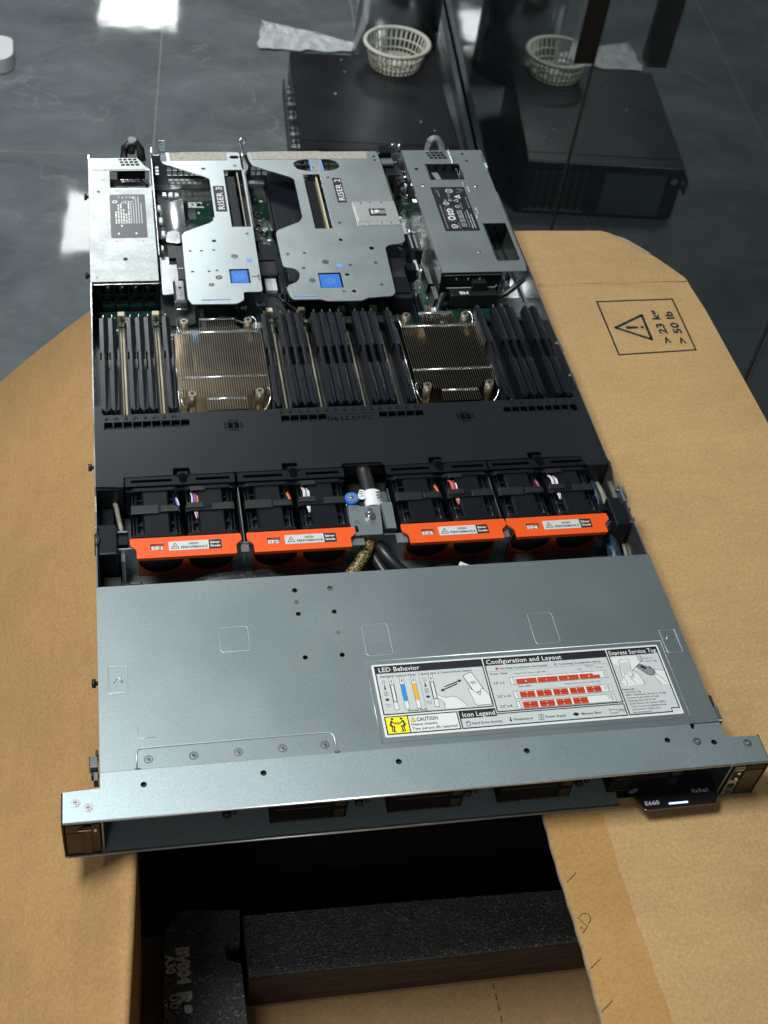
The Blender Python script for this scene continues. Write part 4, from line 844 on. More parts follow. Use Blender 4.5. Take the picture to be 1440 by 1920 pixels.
# --- fan modules
def fan_module(i, X):
    ml = ['leftmost fan pair', 'second fan pair from the left', 'third fan pair from the left', 'rightmost fan pair'][i]
    c = MB(PLAST)     # rear strap with two slots and the arrow
    c.plate(roundpoly([(-1.5, 291.5), (87, 291.5), (87, 301.6), (49.4, 301.6), (49.4, 306), (40.8, 306), (40.8, 301.6), (-1.5, 301.6)], .8), -5, -2.4, [rrect(3, 295.4, 36, 298.2, 1.2), rrect(55, 295.4, 83, 298.2, 1.2)])
    c.box(-1.5, 289, -34, 87, 291.4, -6)
    fm = part('fan_module', c, sv, at=(X, 0, 0), bev=.3, label=ml)
    c = MB(INK_SHADE); c.plate(rc(2, 295, 84, 299), -5.4, -5.1); c.flat([(39, 299.8), (45, 304.5), (51, 299.8), (48.6, 299.8), (48, 294.5), (45, 292.8), (42, 294.5), (41.4, 299.8)], -2.2); c.plate(rc(37.5, 302.5, 52.5, 309.4), -8, -7); part('arrow_and_slot_shade', c, fm)  # black plates under the slots and tab stand in for shade there
    def fan(fx, wires):
        c = MB(PLAST)
        c.box(fx + 9.5, 240, -30, fx + 31, 291, -4.4, c=1.5)                       # round shell seen as a raised middle
        for y0, y1 in ((238.2, 241.6), (263.6, 267.2), (267.5, 271.0), (287, 290.6)): c.plate(roundpoly([(fx, -36), (fx + 40, -36), (fx + 40, -5.4), (fx + 36, -3.4), (fx + 4, -3.4), (fx, -5.4)], .8), y0, y1, ax='y')
        for y0, y1 in ((241.6, 263.6), (271, 287)):
            for xx in (fx + 4.2, fx + 34.6): c.cyl(xx + .6, -9, y0, y1, 1.2, ax='y', n=8)
            c.box(fx + 1.4, y0, -32, fx + 2.6, y1, -9); c.box(fx + 37.4, y0, -32, fx + 38.6, y1, -9)
            for q in range(2): yy = y0 + 5 + q * (y1 - y0 - 4) / 2.0; c.box(fx + 5.5, yy, -13, fx + 9.5, yy + .8, -9.4, CHIP); c.box(fx + 31, yy, -13, fx + 34.5, yy + .8, -9.4, CHIP)
        c.box(fx + 2, 241.6, -34, fx + 38, 287, -14, DARK)
        f = part('fan', c, fm, bev=.25)
        return f
    fan(1.4, 0); fan(45, 1)
    c = MB(SLEEVE); c.box(2, 262.6, -4, 24, 271.6, -3.0, c=.4); c.box(25, 264, -3.6, 40, 270, -2.8, c=.4); c.box(46, 266.5, -3.4, 60, 272, -2.6, c=.4); c.box(66, 263.5, -3.6, 84, 270.5, -2.8, c=.4); c.box(50, 285, -3.6, 62, 289.6, -2.8, c=.3)
    part('cable_strap', c, fm, bev=.2)
    c = MB(WIRER)
    cw = [(WIREW, WIREP, WIREB, WIRER, WIREO), (WIREW, WIREW, GREYP, WIREW, WIREW), (WIRER, WIREO, WIREP, WIRER, WIREW), (WIREW, WIREW, WIREP, WIREW, WIREW)][i]
    for k, wm in enumerate(cw): x = 51 + k * 1.15; c.tube(spline([(x + (k - 2) * .3, 288, -9), (x, 280, -5.2), (x - .2, 272, -5.4), (x - (k - 2) * .6, 264, -5.6), (x - (k - 2) * .8 + 1, 259, -8)], 4), .55, wm, 6)
    cw2 = [(WIREB, WIREW), (WIREO, WIRER), (WIREO, WIRER), (WIRER, WIREP)][i]
    for k, wm in enumerate(cw2): c.tube(spline([(37.2 + k * 1.2, 286, -12), (38 + k * 1.2, 280, -8), (39.6 + k * 1.2, 272, -9)], 4), .6, wm, 6)
    part('fan_wires', c, fm)
    c = MB(ORANGE)
    c.plate(roundpoly([(0, 237.3), (86, 237.3), (86.5, 230.5), (81.8, 226.5), (81.8, 217.2), (4.8, 217.2), (4.8, 226), (0, 230.8)], 1.2), -5.2, -3.4, [rc(15.6, 225, 25.8, 230.6)], hm=BLACKP)
    c.plate([(6, -40.5), (80, -40.5), (80, -5.2), (6, -5.2)], 230, 231.5, [circ(23.8, -21.5, 17.6, 32), circ(63, -21.5, 17.6, 32)], ax='y')
    c.box(5.5, 217.6, -7, 81, 219, -5.2)
    hd = part('handle', c, fm, bev=.35)
    c = MB(DARK); c.box(7, 233.4, -40, 80, 236, -7); part('fan_mouth', c, fm)
    c = MB(LABELW); c.rect(14.8, 224.3, 26.4, 231.2, -5.0, GREYP); c.text('EF%d' % (i + 1), 16.4, 225.9, -4.8, 3.6, WHITE, w=8.4, bold=.04)
    c.box(29.6, 223.2, -3.4, 60.6, 232.2, -3.15, LABELW); c.box(60.6, 223.2, -3.4, 70.4, 232.2, -3.15, BLACKP)
    c.stroke([(31.6, 225.2), (37.4, 225.2), (34.5, 230.4)], -3.05, .45, BLACKP, closed=True); c.stroke([(33.4, 226.4), (34.5, 227.6), (35.4, 226.2)], -3.05, .4, BLACKP)
    c.text('HIGH', 49, 228.3, -3.05, 2.2, BLACKP, w=7, align='C', bold=.03); c.text('PERFORMANCE', 49.2, 224.8, -3.05, 2.3, BLACKP, w=20.5, align='C', bold=.03)
    c.text('Silver', 61.6, 228.4, -3.05, 2.1, WHITE, w=7.8, bold=.04); c.text('Grade', 61.6, 225, -3.05, 2.1, WHITE, w=7.8, bold=.04)
    part('handle_label', c, fm)
for i, X in enumerate((26, 116.6, 240.6, 327.8)): fan_module(i, X)
# --- fan cage
b = MB(STEEL)
ch = []
for X in (26, 116.6, 240.6, 327.8): ch += [circ(X + 23.8, -21.5, 18.2, 28), circ(X + 63, -21.5, 18.2, 28)]
b.plate([(15, -41.5), (418, -41.5), (418, -9), (15, -9)], 232, 233, ch, ax='y')
b.box(111.5, 222, -9.2, 118, 230, -8, STEEL_SH); b.box(198, 222, -9, 210, 229, -7.8); b.box(236, 222, -9, 245, 231, -7.8); b.box(323.5, 222, -9.2, 329, 230, -8)
b.box(14, 195, -41.6, 420, 232, -40.6, STEEL_IN)
for x in (114.6, 325.8): b.box(x, 230, -36, x + .8, 290, -7.5, STEEL_SH)
b.box(19, 224, -40, 22, 232, -14, STEEL_SH)
fc = part('fan_cage', b, sv)
for q in ((24, 217, 34.5, 221.5), (232, 206, 252, 211), (403, 214, 414.5, 220)): b = MB(STEEL_SH); b.box(q[0], q[1], -38.5, q[2], q[3], -35.5, c=1.2); part('cage_foot', b, fc)
b = MB(DARK)
for x in (46, 190, 290, 352): b.cyl(x, 208, -40.6, -40.3, 2.4, n=14)
b.text('1006F', 296, 203, -40.4, 3, w=10); part('tray_mark', b, fc)
# cover latches at the sides
b = MB(PLAST); b.box(2, 223, -30, 16.5, 253, -3, c=.8); b.box(-1, 229, -12, 2, 246, -4, c=.8); b.box(16.5, 236, -20, 25, 246, -8); b.box(16, 247, -14, 25, 248.5, -6, STEEL_SH); b.tube([(.5, 232, -2.8), (3, 238, -2.8), (.5, 244, -2.8)], 1.4, DARK, 6); part('side_latch', b, sv, bev=.5)
b = MB(PLAST); b.box(419, 224, -30, 431, 254, -3, c=.8); b.box(431, 226, -14, 435, 248, -3.4, c=1.2); b.box(435, 229, -12, 437, 233, -5); b.box(435, 240, -12, 437, 244, -5); b.box(412, 244, -22, 419, 252, -8); part('side_latch', b, sv, bev=.5)
b = MB(STEEL_SH); b.plate([(243, -6), (262, -6), (262, -2), (258, 5), (247, 5), (243, 2)], 432, 433, ax='x'); b.cyl(413, 231, -14, -9, 3.4, NICKEL, 12); b.box(408, 236, -10, 414, 238, -9); part('side_tab', b, sv, bev=.2)
# --- bracket in the middle, blue thumb screw, cables
b = MB(STEEL); b.plate(roundpoly([(202, 262), (211, 261.6), (211.4, 260), (228, 260.5), (226, 236), (225.3, 229.5), (201, 229.8), (200.6, 240)], 1), -6, -5, [rc(204, 233, 206.4, 240)])
b.plate(roundpoly([(229, 261.5), (238, 262), (237, 234), (228.5, 234)], 1), -4.5, -3.6); b.box(228, 234, -5.2, 229.2, 261, -3.6, STEEL_SH); b.box(229, 262, -12, 236, 276, -5, STEEL_SH, 1.2); b.box(236.5, 235, -34, 237.6, 278, -4.6, STEEL_SH)
b.box(200.4, 231, -34, 201.4, 268, -5.4, STEEL_SH)
bk_ = part('cable_bracket', b, sv, bev=.3)
b = MB(STEEL_SH); b.cyl(218, 249, -5, -3.5, 4.4, n=20); b.cyl(218, 249, -3.5, -.8, 2.6, n=6); b.cyl(218, 251.5, -3.5, 0, 2.2, NICKEL, 14); b.ring(206.5, 243.5, -4.9, 1.3, 1.9); b.stroke([(203.8, 254.5), (206.8, 258.6), (209.8, 254.5)], -4.9, .3); part('bracket_screw', b, bk_)
b = MB(BLUE); b.cyl(205.8, 268, -8, -2.4, 5.8, n=32, r1=5.5); b.cyl(205.8, 268, -12, -8, 4.4, NICKEL, n=20); b.disc(205.8, 268, -2.3, 3.4, GREYP, 24); b.cyl(205.8, 268, -2.3, -1.4, 2.2, NICKEL, 12, r1=1.5); part('thumb_screw', b, sv)
b = MB(SLEEVE); b.tube(spline([(221, 330, -16), (222, 305, -9), (222.5, 290, -8), (223, 275, -9), (222, 262, -14), (218, 240, -24)], 6), 6.5, None, 12, rz=.7); part('cable_bundle', b, sv)
b = MB(WHITE); b.tube(spline([(224.4, 276.6, -7.4), (224, 269, -8), (223.6, 261.4, -9.4)], 5), 7.2, None, 20, rz=.72)
for i in range(3): b.box(226.5, 266 + i * 3, -2.6, 230.2, 266.8 + i * 3, -2.4, BLACKP)
part('cable_tag', b, sv)
b = MB(WHITE); n = len(b.v); b.plate(roundpoly([(210.5, 269), (214, 278), (217.6, 277.5), (217.4, 268), (214.5, 267)], .8), -5, -4.6)
for i in range(3): b.box(212.8, 270.5 + i * 2.4, -4.6, 216.4, 271.2 + i * 2.4, -4.5, BLACKP)
part('cable_tag', b, sv)
b = MB(DARK); b.box(210, 255, -16, 217, 270, -8); b.box(203, 276, -36, 236, 300, -30); part('cable_plug', b, sv)
b = MB(BRAIDY); b.tube(spline([(218, 246, -18), (216.5, 236, -16), (214, 228, -17), (208, 218, -20), (200, 209, -24), (190, 200, -28), (172, 190, -33), (160, 180, -36)], 7), 5.2, None, 16, rz=.8); part('sleeved_cable', b, sv)
b = MB(BRAIDK); b.tube(spline([(60, 194, -28), (78, 204, -24), (100, 207, -22), (130, 206, -24), (158, 200, -28), (176, 192, -32)], 7), 6, None, 14, rz=.8); part('sleeved_cable', b, sv)
b = MB(WIRER); b.tube(spline([(112, 199.5, -20), (126, 201, -18), (142, 199, -20), (152, 195, -24)], 6), 1.1); b.tube(spline([(108, 197.5, -20), (126, 198, -18), (146, 194, -22)], 6), .9); part('red_wire', b, sv)
b = MB(SLEEVE); b.tube(spline([(222, 236, -22), (226, 224, -20), (232, 214, -22), (242, 205, -26), (256, 202, -26), (276, 206, -26), (290, 202, -30)], 7), 5, None, 12); b.tube(spline([(216, 238, -26), (220, 222, -26), (226, 208, -28), (236, 196, -32)], 7), 4.2, None, 12); part('black_cable', b, sv)
b = MB(WHITE); b.flat([(283, 203), (286.5, 209.5), (296, 203.5), (292, 199)], -20.4); b.flat([(287, 204.4), (288, 206), (292.5, 203), (291.4, 201.6)], -20.3, GREYP); part('cable_tag', b, sv)
b = MB(BRAIDB); b.tube(spline([(421, 300, -26), (421.5, 283, -22), (421.8, 268, -24), (420, 250, -30), (418.5, 232, -26), (418, 218, -22), (416.5, 204, -24), (415, 190, -30)], 7), [3.2] * 28 + [5.6] * 22, None, 14); part('sleeved_cable', b, sv)
b = MB(SLEEVE); b.tube([(408, 232, -22), (420, 235, -18), (424, 228, -24)], 5.5, None, 14); part('cable_clamp', b, sv)
b = MB(mat('pale_cable', (.24, .22, .17), .5, var=.5, scale=150)); b.tube(spline([(15, 294, -24), (16.5, 286, -20), (18, 274, -20), (20, 262, -22), (21, 250, -26)], 6), 2.0, None, 8); part('flat_cable', b, sv)
b = MB(bpy.data.materials['pale_cable']); b.tube(spline([(426.5, 298, -26), (427.4, 284, -24), (428, 272, -24), (428.4, 260, -26)], 6), 2.6, None, 8, rz=.5); b.tube(spline([(431, 236, -30), (431.5, 222, -30), (431, 206, -34), (430.5, 190, -36)], 6), 1.6, None, 8); part('flat_cable', b, sv)
b = MB(PLAST); b.box(4, 255, -40, 14, 290, -26); b.box(16, 228, -38, 20, 290, -28); b.box(3, 196, -40, 18, 222, -30, DARK); part('side_bulkhead', b, sv)

# --- power supplies
def psu_label(mb, x0, y0, x1, y1, z, bg, rich):
    mb.flat(rrect(x0, y0, x1, y1, 1.6), z, bg); W = x1 - x0; r = random.Random(5 if rich else 9); Z = z + .08
    if not rich:
        for i in range(11):
            x = x0 + 5 + i * (W - 9) / 10.4; a = y0 + 24; e = y1 - (4 if i in (8, 9) else (30, 18, 16, 26, 34, 12, 12, 14, 12, 4, 16)[i]); y = a
            while y < e:
                l = r.uniform(2, 6) if i < 6 else e - a; mb.rect(x, y, x + (1.5 if i < 6 else .9), min(y + l, e), Z, WHITE if i < 6 else LABELG); y += l + r.uniform(.6, 1.6)
        mb.stroke([(x0 + .5, y0 + 23), (x1 - .5, y0 + 23)], Z, .3, GREYP); mb.ring(x0 + 5, y1 - 13, Z, 1.4, 2.7, WHITE); mb.ring(x0 + 24.5, y1 - 6, Z, 1, 2.2, WHITE)
        for x, y in ((x0 + 14, y1 - 14), (x0 + 21, y1 - 14)): mb.stroke([(x - 2.4, y), (x + 2.2, y + 2.4), (x + 2.2, y - 2.4)], Z, .7, WHITE, closed=True)
        for x, y in ((x0 + 9, y1 - 5), (x0 + 13, y1 - 6), (x0 + 17, y1 - 5), (x0 + 20.5, y1 - 5)): mb.stroke([(x - 1, y + 1.4), (x + 1, y), (x - .8, y - 1.4)], Z, .7, WHITE)
        for x, y in ((x0 + 7.6, y0 + 7), (x0 + 25, y0 + 7), (x0 + 11, y0 + 20)): mb.rect(x - .9, y - 1.6, x + .9, y + 1.6, Z, WHITE)
    else:
        mb.text('1100W', x0 + 4, y1 - 4, Z, 1.6, GREYP, rot=-PI / 2)
        cx = x0 + 11.5
        mb.stroke(rrect(x0 + 7.4, y0 + 16, x0 + 15.6, y0 + 43, 3), Z, .5, GREYP, closed=True)
        mb.ring(cx, y0 + 22.5, Z, 2.3, 4.1, WHITE, 8); mb.text('e', cx + 1, y0 + 23.8, Z + .05, 2, WHITE, rot=-PI / 2)
        mb.text('GS', cx - 2.2, y0 + 40, Z + .05, 6, WHITE, w=13, rot=-PI / 2, bold=.05)
        mb.ring(cx, y0 + 8, Z, 2.6, 3.5, WHITE); mb.text('UL', cx - 1, y0 + 9.8, Z + .05, 2.4, WHITE, rot=-PI / 2, bold=.04)
        mb.ring(x0 + 11, y0 + 49, Z, 2.3, 3.1, WHITE); mb.rect(x0 + 8.8, y0 + 48.6, x0 + 13.2, y0 + 49.4, Z + .04, WHITE)
        mb.ring(x0 + 19, y0 + 72, Z, 3.1, 4.1, LABELG); mb.ring(x0 + 17.6, y0 + 72, Z, 1, 1.7, LABELG); mb.ring(x0 + 20.4, y0 + 72, Z, 1, 1.7, LABELG)
        mb.text('CE', x0 + 15, y0 + 58, Z, 3.2, WHITE, rot=-PI / 2); mb.text('EAC', x0 + 15.6, y0 + 66, Z, 2.4, LABELG, rot=-PI / 2); mb.text('FC', x0 + 9.5, y0 + 56, Z, 3, LABELG, rot=-PI / 2)
        mb.stroke([(x0 + 20, y0 + 54), (x0 + 24.6, y0 + 56.6), (x0 + 24.6, y0 + 51.4)], Z, .6, WHITE, closed=True); mb.flat([(x0 + 22, y0 + 61), (x0 + 28.5, y0 + 64.5), (x0 + 28.5, y0 + 57.5)], Z, WHITE); mb.flat([(x0 + 25, y0 + 61), (x0 + 27.6, y0 + 62.4), (x0 + 27.6, y0 + 59.6)], Z + .05, bg)
        mb.ring(x0 + 22, y0 + 43, Z, 1.8, 2.6, LABELG); mb.disc(x0 + 22, y0 + 43, Z, .7, LABELG)
        for i, y in enumerate((33, 25.5, 18, 10)): mb.frame(x0 + 19.5, y0 + y - 2.8, x0 + 24.6, y0 + y + 2.8, Z, .6, LABELG); mb.stroke([(x0 + 20.5, y0 + y - 2), (x0 + 23.6, y0 + y + 2)], Z, .5, LABELG); mb.stroke([(x0 + 20.5, y0 + y + 1), (x0 + 23.6, y0 + y - 1)], Z, .4, LABELG)
        for xx, a, e, c in ((3.6, 4, 47, GREYP), (16.8, 4, 14, GREYP), (27.5, 6, 30, GREYP), (30.5, 4, 34, LABELG), (33.2, 4, 26, LABELG), (26.4, 38, 50, GREYP), (34.4, 40, 60, GREYP), (6.5, 62, 72, GREYP)):
            y = y0 + a
            while y < y0 + e: l = r.uniform(1, 3.4); mb.rect(x0 + xx - .55, y, x0 + xx + .55, y + l, Z, c); y += l + r.uniform(.4, .9)
        for _ in range(7): x, y = x0 + r.uniform(27, 34), y0 + r.uniform(66, 76); mb.stroke([(x - .9, y), (x, y + 1), (x + .9, y)], Z, .4, LABELG)
def vent(x0, n, rows, y0): return [rc(x0 + i * 5.1 + j * 1.3, y0 - j * 5.0, x0 + i * 5.1 + j * 1.3 + 3.7, y0 - j * 5.0 + 3.4) for i in range(n) for j in range(rows)]
# left one
vh = [h for h in vent(32, 5, 3, 764) if h[1][0] < 53.5 or (h[0][1] < 760 and h[1][0] < 55) or (h[0][1] < 756 and h[1][0] < 57)]
b = MB(PSU_ST)
b.plate([(0, 556.5), (64.5, 556.5), (64.5, 747), (60, 752), (52, 768.5), (0, 769)], -2.2, -1.0, [rc(22, 711.5, 63.5, 744.5), circ(9.5, 738, 2.1), circ(34, 591, 1.6)] + vh, hm=DARK)
b.box(0, 556.5, -40, .9, 769, -2.2); b.box(63.6, 556.5, -40, 64.5, 749, -2.2, STEEL_SH); b.box(5, 746, -.98, 59, 746.8, -.5, c=.2)
ps = part('power_supply', b, sv, bev=.25, label='left power supply, its bright sheet top catching the light')
b = MB(STEEL_IN); b.box(22, 711.5, -12, 63, 713, -1.6); b.box(22.2, 711.5, -34, 62.8, 745, -12, GLOSS); b.box(26, 717, -14, 60, 740, -11, PLAST, 1.5); b.flat([(27, 738), (36, 738), (36, 724), (31, 719), (27, 719)], -10.9, SLEEVE); b.flat([(51, 738), (59, 738), (59, 719), (55, 719), (51, 724)], -10.9, SLEEVE); part('fan_window', b, ps)
b = MB(GREYL); psu_label(b, 21.2, 625.5, 57, 700.5, -.85, GREYL, False); b.flat([(20.6, 624.8), (22.8, 624.8), (20.8, 627)], -.7, WHITE); part('rating_label', b, ps)
b = MB(STEEL_IN)
for x, y, r_ in ((10, 706, 1.9), (6, 563, 1), (28, 707.5, .8), (56, 707.5, .8), (26, 620, .8), (52, 620, .8), (18, 745, .7), (3, 752, .8)): b.ring(x, y, -.8, r_ * .5, r_, GREYP); b.disc(x, y, -.85, r_ * .6, DARK)
b.ring(9.5, 738, -.8, 2.1, 3.0, STEEL_SH); b.ring(34, 591, -.8, 1.6, 2.7, GREYP); b.text('2 x C22', 7, 727, -.8, 2.2, GREYP, w=9)
part('punched_mark', b, ps)
b = MB(PLAST)
holes_f = [rc(10 + i * 13.4, -15, 21.2 + i * 13.4, -5.2) for i in range(4)] + [rc(10 + i * 13.4, -24, 21.2 + i * 13.4, -17) for i in range(4)] + [rc(10 + i * 13.4, -33, 21.2 + i * 13.4, -26) for i in range(4)]
b.plate([(1, -38), (66, -38), (66, -2.4), (1, -2.4)], 554, 556, holes_f, ax='y'); b.box(3, 553.4, -3, 64, 554.2, -2.2, STEEL_SH); b.box(2, 590, -38, 62, 592, -3, DARK)
b.box(3, 557, -34, 61, 590, -32, mat('supply_board', (.03, .16, .10), .35))
for x in (16, 29, 42, 54): b.cyl(x, 566, -32, -8, 5, SLEEVE, 14); b.box(x - 7, 559, -32, x - 3, 563, -27, STEEL_SH)
for x in (16.5, 29.5, 42.5): b.cyl(x, 552.4, -5.4, -3.8, 1.0, NICKEL, 10)
part('front_grille', b, ps)
b = MB(SLEEVE); b.tube([(38, 772, -16), (38, 786, -14), (39, 788, -1), (44, 789, 4), (52, 789, 4), (56, 787, -2), (57, 776, -10)], 4.6, None, 12, rz=.8); b.tube([(46, 791, -8), (47.5, 790, 9)], 4.6, GREYP, 12); b.box(30, 770, -34, 60, 776, -8); part('pull_handle', b, ps)
# right one, in its sheet cage
b = MB(mat('cage_sheet', (.46, .51, .52), .40, .85, var=.10, scale=700, bump=.06, bscale=1200, rvar=.03, rs=20))
vr = [h for h in vent(370, 4, 3, 772)]
b.plate([(342.6, 558.5), (430.2, 558.5), (432, 570), (432.5, 700), (433, 752), (430, 756), (433, 779), (396, 779), (393.5, 779.5), (342.6, 779.5)], -2.0, -.8, [rc(364, 720.5, 402.5, 751.5), circ(353, 742, 2), circ(353.5, 710, 1.9), [(403.5, 639.5), (428, 639.5), (427.6, 578), (425, 575.5), (405, 575.5), (403.5, 577)]] + vr, hm=DARK)
b.box(342.6, 558.5, -38, 343.5, 779, -2, STEEL_SH); b.box(342.3, 559, -1.6, 343.3, 779, -.5, STEEL_SH); b.box(404.5, 559.5, -38, 405.4, 750, -2.2, STEEL_SH); b.box(396, 752, -.8, 396.8, 782, 1.4, STEEL_SH); b.box(397, 722, -.8, 397.6, 742, .3, STEEL_SH)
for y0, y1 in ((700, 706), (660, 666), (730, 736)): b.box(402.6, y0 - 4, -.85, 403.4, y1 + 2, .2, STEEL_SH)
b.box(398.8, 708, -.8, 399.5, 716, .2, STEEL_SH); b.box(400, 648, -.8, 400.8, 656, .2, STEEL_SH)
b.box(405.4, 559, -37, 430, 640, -36, STEEL_SH); b.box(412, 566, -36, 419, 575, -26, STEEL_SH); b.box(420, 572, -36, 421, 586, -20, DARK)
ps2 = part('power_supply', b, sv, bev=.25, label='right power supply in its grey sheet cage with a black label')
b = MB(STEEL_IN); b.box(364.4, 720.5, -10, 402, 722, -1.4, STEEL_SH); b.box(364.5, 722, -10, 366, 751, -1.6, STEEL_SH); b.box(364.5, 720.6, -34, 402, 751.5, -10, GLOSS); b.box(368, 725, -10, 400, 749, -7, PLAST, 1.5); b.flat([(371, 744), (378, 744), (380, 728), (374, 728)], -6.9, GREYP); part('fan_window', b, ps2)
b = MB(BLACKP); psu_label(b, 361.2, 627, 398.4, 706.6, -.6, BLACKP, True); part('rating_label', b, ps2)
b = MB(NICKEL)
for x, y, r_ in ((412, 707, 2.1), (388, 590, 2.1)): b.cyl(x, y, -.8, .1, r_, n=16, r1=r_ * .6)
for x, y in ((411, 771), (413, 757)): b.ring(x, y, -.6, 1.1, 1.9); b.disc(x, y, -.62, 1.1, DARK)
for x, y in ((347, 600), (430, 563), (360, 622), (398, 622)): b.disc(x, y, -.7, .6, GREYP)
b.ring(353, 742, -.6, 2, 2.6, STEEL_IN); part('punched_mark', b, ps2)
b = MB(PLAST)
b.plate([(344, -38), (404.6, -38), (404.6, -2.4), (344, -2.4)], 556, 558, [rc(348, -17, 400, -6.5), rc(348, -36, 400, -28)], ax='y'); b.box(345, 555.3, -3.2, 403.6, 556.2, -2.4, STEEL_SH); b.box(345, 558.6, -38, 403, 561, -3, DARK)
for x in (358, 370, 382): b.cyl(x, 555.6, -8.4, -5.8, 1.2, NICKEL, 10)
b.tube([(349, 554.8, -17.8), (399, 554.8, -17.8), (401, 554.8, -15)], .6, GREYP, 6)
part('front_grille', b, ps2)
b = MB(SLEEVE); b.box(352, 544, -34, 400, 556, -18, c=1.5); b.box(374, 549, -22, 388, 556, -7, c=1); b.tube(spline([(352, 552, -28), (344, 546, -20), (338, 536, -28), (334, 526, -34)], 6), 3.2); b.tube(spline([(400, 550, -26), (408, 546, -20), (420, 550, -12), (428, 556, -10)], 6), 3); b.tube(spline([(404, 556, -20), (407, 560, -12), (404, 552, -26)], 6), 2.4)
b.text('MB', 369, 0, 0, 4.6, WHITE) if False else None
cp = part('power_plug', b, sv, bev=.3)
b = MB(WHITE); b.text('MB', 370, 549, -17.9, 4.4, w=9.4, rot=PI, bold=.05); b.rect(362, 541.5, 372, 542.6, -17.8) if False else None; part('plug_writing', b, cp)
b = MB(WHITE); b.tube([(334, 535, -26), (334.6, 526, -30)], 1.2); b.tube([(331.5, 534, -26), (332, 525, -31)], 1.2, LABELG); b.tube([(330, 540, -29), (331, 536, -30)], .7, WIRER); part('small_wire', b, sv)
b = MB(mat('grey_lever', (.20, .21, .21), .4)); b.tube(spline([(374, 784, -14), (375, 786, 1), (378, 787, 8), (384, 787, 9), (389, 785, 3), (392, 781, -5)], 4), 4.6, None, 12, rz=.7); part('pull_handle', b, ps2)

# --- risers
def text_plate(mb, s_, x0, y0, x1, y1, z):
    mb.box(x0, y0, z - .2, x1, y1, z, BLACKP); mb.text(s_, (x0 + x1) / 2 + 3.4, y0 + 3, z + .08, 6.6, WHITE, w=(y1 - y0) - 5.5, rot=PI / 2, bold=.015)
def mark(mb, x, y, z, k=0):
    if k == 0: mb.disc(x, y, z, 1.1, DARK, 10); mb.disc(x + 1.7, y - .2, z, .6, DARK, 8)
    elif k == 1: mb.rect(x - 1.4, y - 1.7, x - .5, y + 1.7, z, DARK); mb.rect(x + .5, y - 1.7, x + 1.4, y + 1.7, z, DARK); mb.rect(x - .5, y - .5, x + .5, y + .5, z, DARK)
def riser(outer, rings, slot_, tab, sticker, lab_, txt, x_r, holes_, screws, marks, blues, stripe, label):
    b = MB(RISST); b.plate(roundpoly(outer, 2.6), -2.2, -1.0, [slot_, tab] + rings + holes_, hm=DARK)
    r = part('riser_bracket', b, sv, bev=.5, seg=2, label=label)
    b = MB(BLUE); x0, y0 = tab[0]; x1, y1 = tab[2]; b.box(x0 + 1.2, y0 + 1.2, -5, x1 - 1.2, y1 - .8, -1.6, c=.8); cx, cy = (x0 + x1) / 2 - .4, (y0 + y1) / 2
    for R in (4.6, 2.6): b.ring(cx, cy, -1.5, R - .5, R, BLUEP)
    b.box(x0, y0, -14, x1, y1, -6, DARK); part('blue_tab', b, r)
    b = MB(STICK); b.plate(sticker, -1.0, -.7); part('rear_gasket', b, r)
    b = MB(BLACKP); text_plate(b, txt, *lab_, -.65); part('riser_label', b, r)
    b = MB(PLAST); sx0, sy0 = slot_[0]; sx1, sy1 = slot_[2]; b.box(sx0 + 2, sy0 + 2, -18, sx0 + 11.5, sy1 - 6, -5, c=.6); b.box(sx0 + 13.6, sy0 + .6, -12, sx0 + 15, sy1 - 2, -3, CREAM); b.box(sx0 + .5, sy0, -30, sx1 + 8, sy1, -19, DARK); b.box(sx0 + .8, sy1 - 6, -10, sx0 + 3, sy1 - 2, -4, NICKEL); part('card_slot', b, r)
    b = MB(NICKEL)
    for x, y, R in screws: b.ring(x, y, -.85, R * .55, R, STEEL_SH); b.cyl(x, y, -1, -.75, R * .55, n=14); b.disc(x, y, -.68, R * .28, DARK, 10)
    for x, y in marks: mark(b, x, y, -.8)
    for x, y, w, h in blues: b.flat(circ(x, y, w, 20) if h == 0 else rc(x, y, x + w, y + h), -.8, BLUEP)
    b.rect(*stripe, -.8, BLUEP)
    part('punched_mark', b, r); return r
# riser 3
r3 = riser([(76.5, 766), (78, 758), (120, 733), (126, 728), (126, 656), (121, 649), (94, 634), (90.5, 629), (90, 528), (93, 519.5), (136, 518.5), (143, 524), (143.5, 536), (162, 536), (163.2, 640), (164, 744), (162, 747), (162, 778.5), (76.5, 778.5)],
      [], [(142, 641), (161.5, 641), (161.5, 744), (142, 744)], [(132.8, 549.5), (152, 549.5), (152, 571.5), (132.8, 571.5)],
      [(86, 763), (148, 763), (148, 779), (98, 779), (98, 777.8), (86, 777.8)], (128.2, 668.2, 139.8, 713.6), 'RISER 3', 162,
      [circ(121, 747, 2.1), circ(122, 618, 2.2), rrect(151, 766, 161, 771.5, 2.6)], [(140, 592, 3.4), (122, 559, 3.2), (114, 548, 2.6)],
      [(97, 602), (108, 602), (120, 603), (97, 569), (113, 569), (120.5, 570)], [(154, 585, 3, 0)], (103, 524.4, 130.5, 526.0), 'left riser bracket with the black RISER 3 label')
b = MB(STEEL_SH); mark(b, 155, 752, -.8, 1); mark(b, 156, 629, -.8, 1); b.box(164, 641, -30, 165, 744, -1.2); b.box(155.6, 641, -30, 156.4, 741, -2.5); b.plate([(154.5, 521), (163, 521), (163, 536), (154.5, 536)], -8, -7, [circ(158.5, 526, 1.8)], m=PLAST); b.box(153, 559, -1, 160, 559.8, -.6); b.box(160, 553, -1.1, 161, 562, -.7, DARK); part('riser_flange', b, r3)
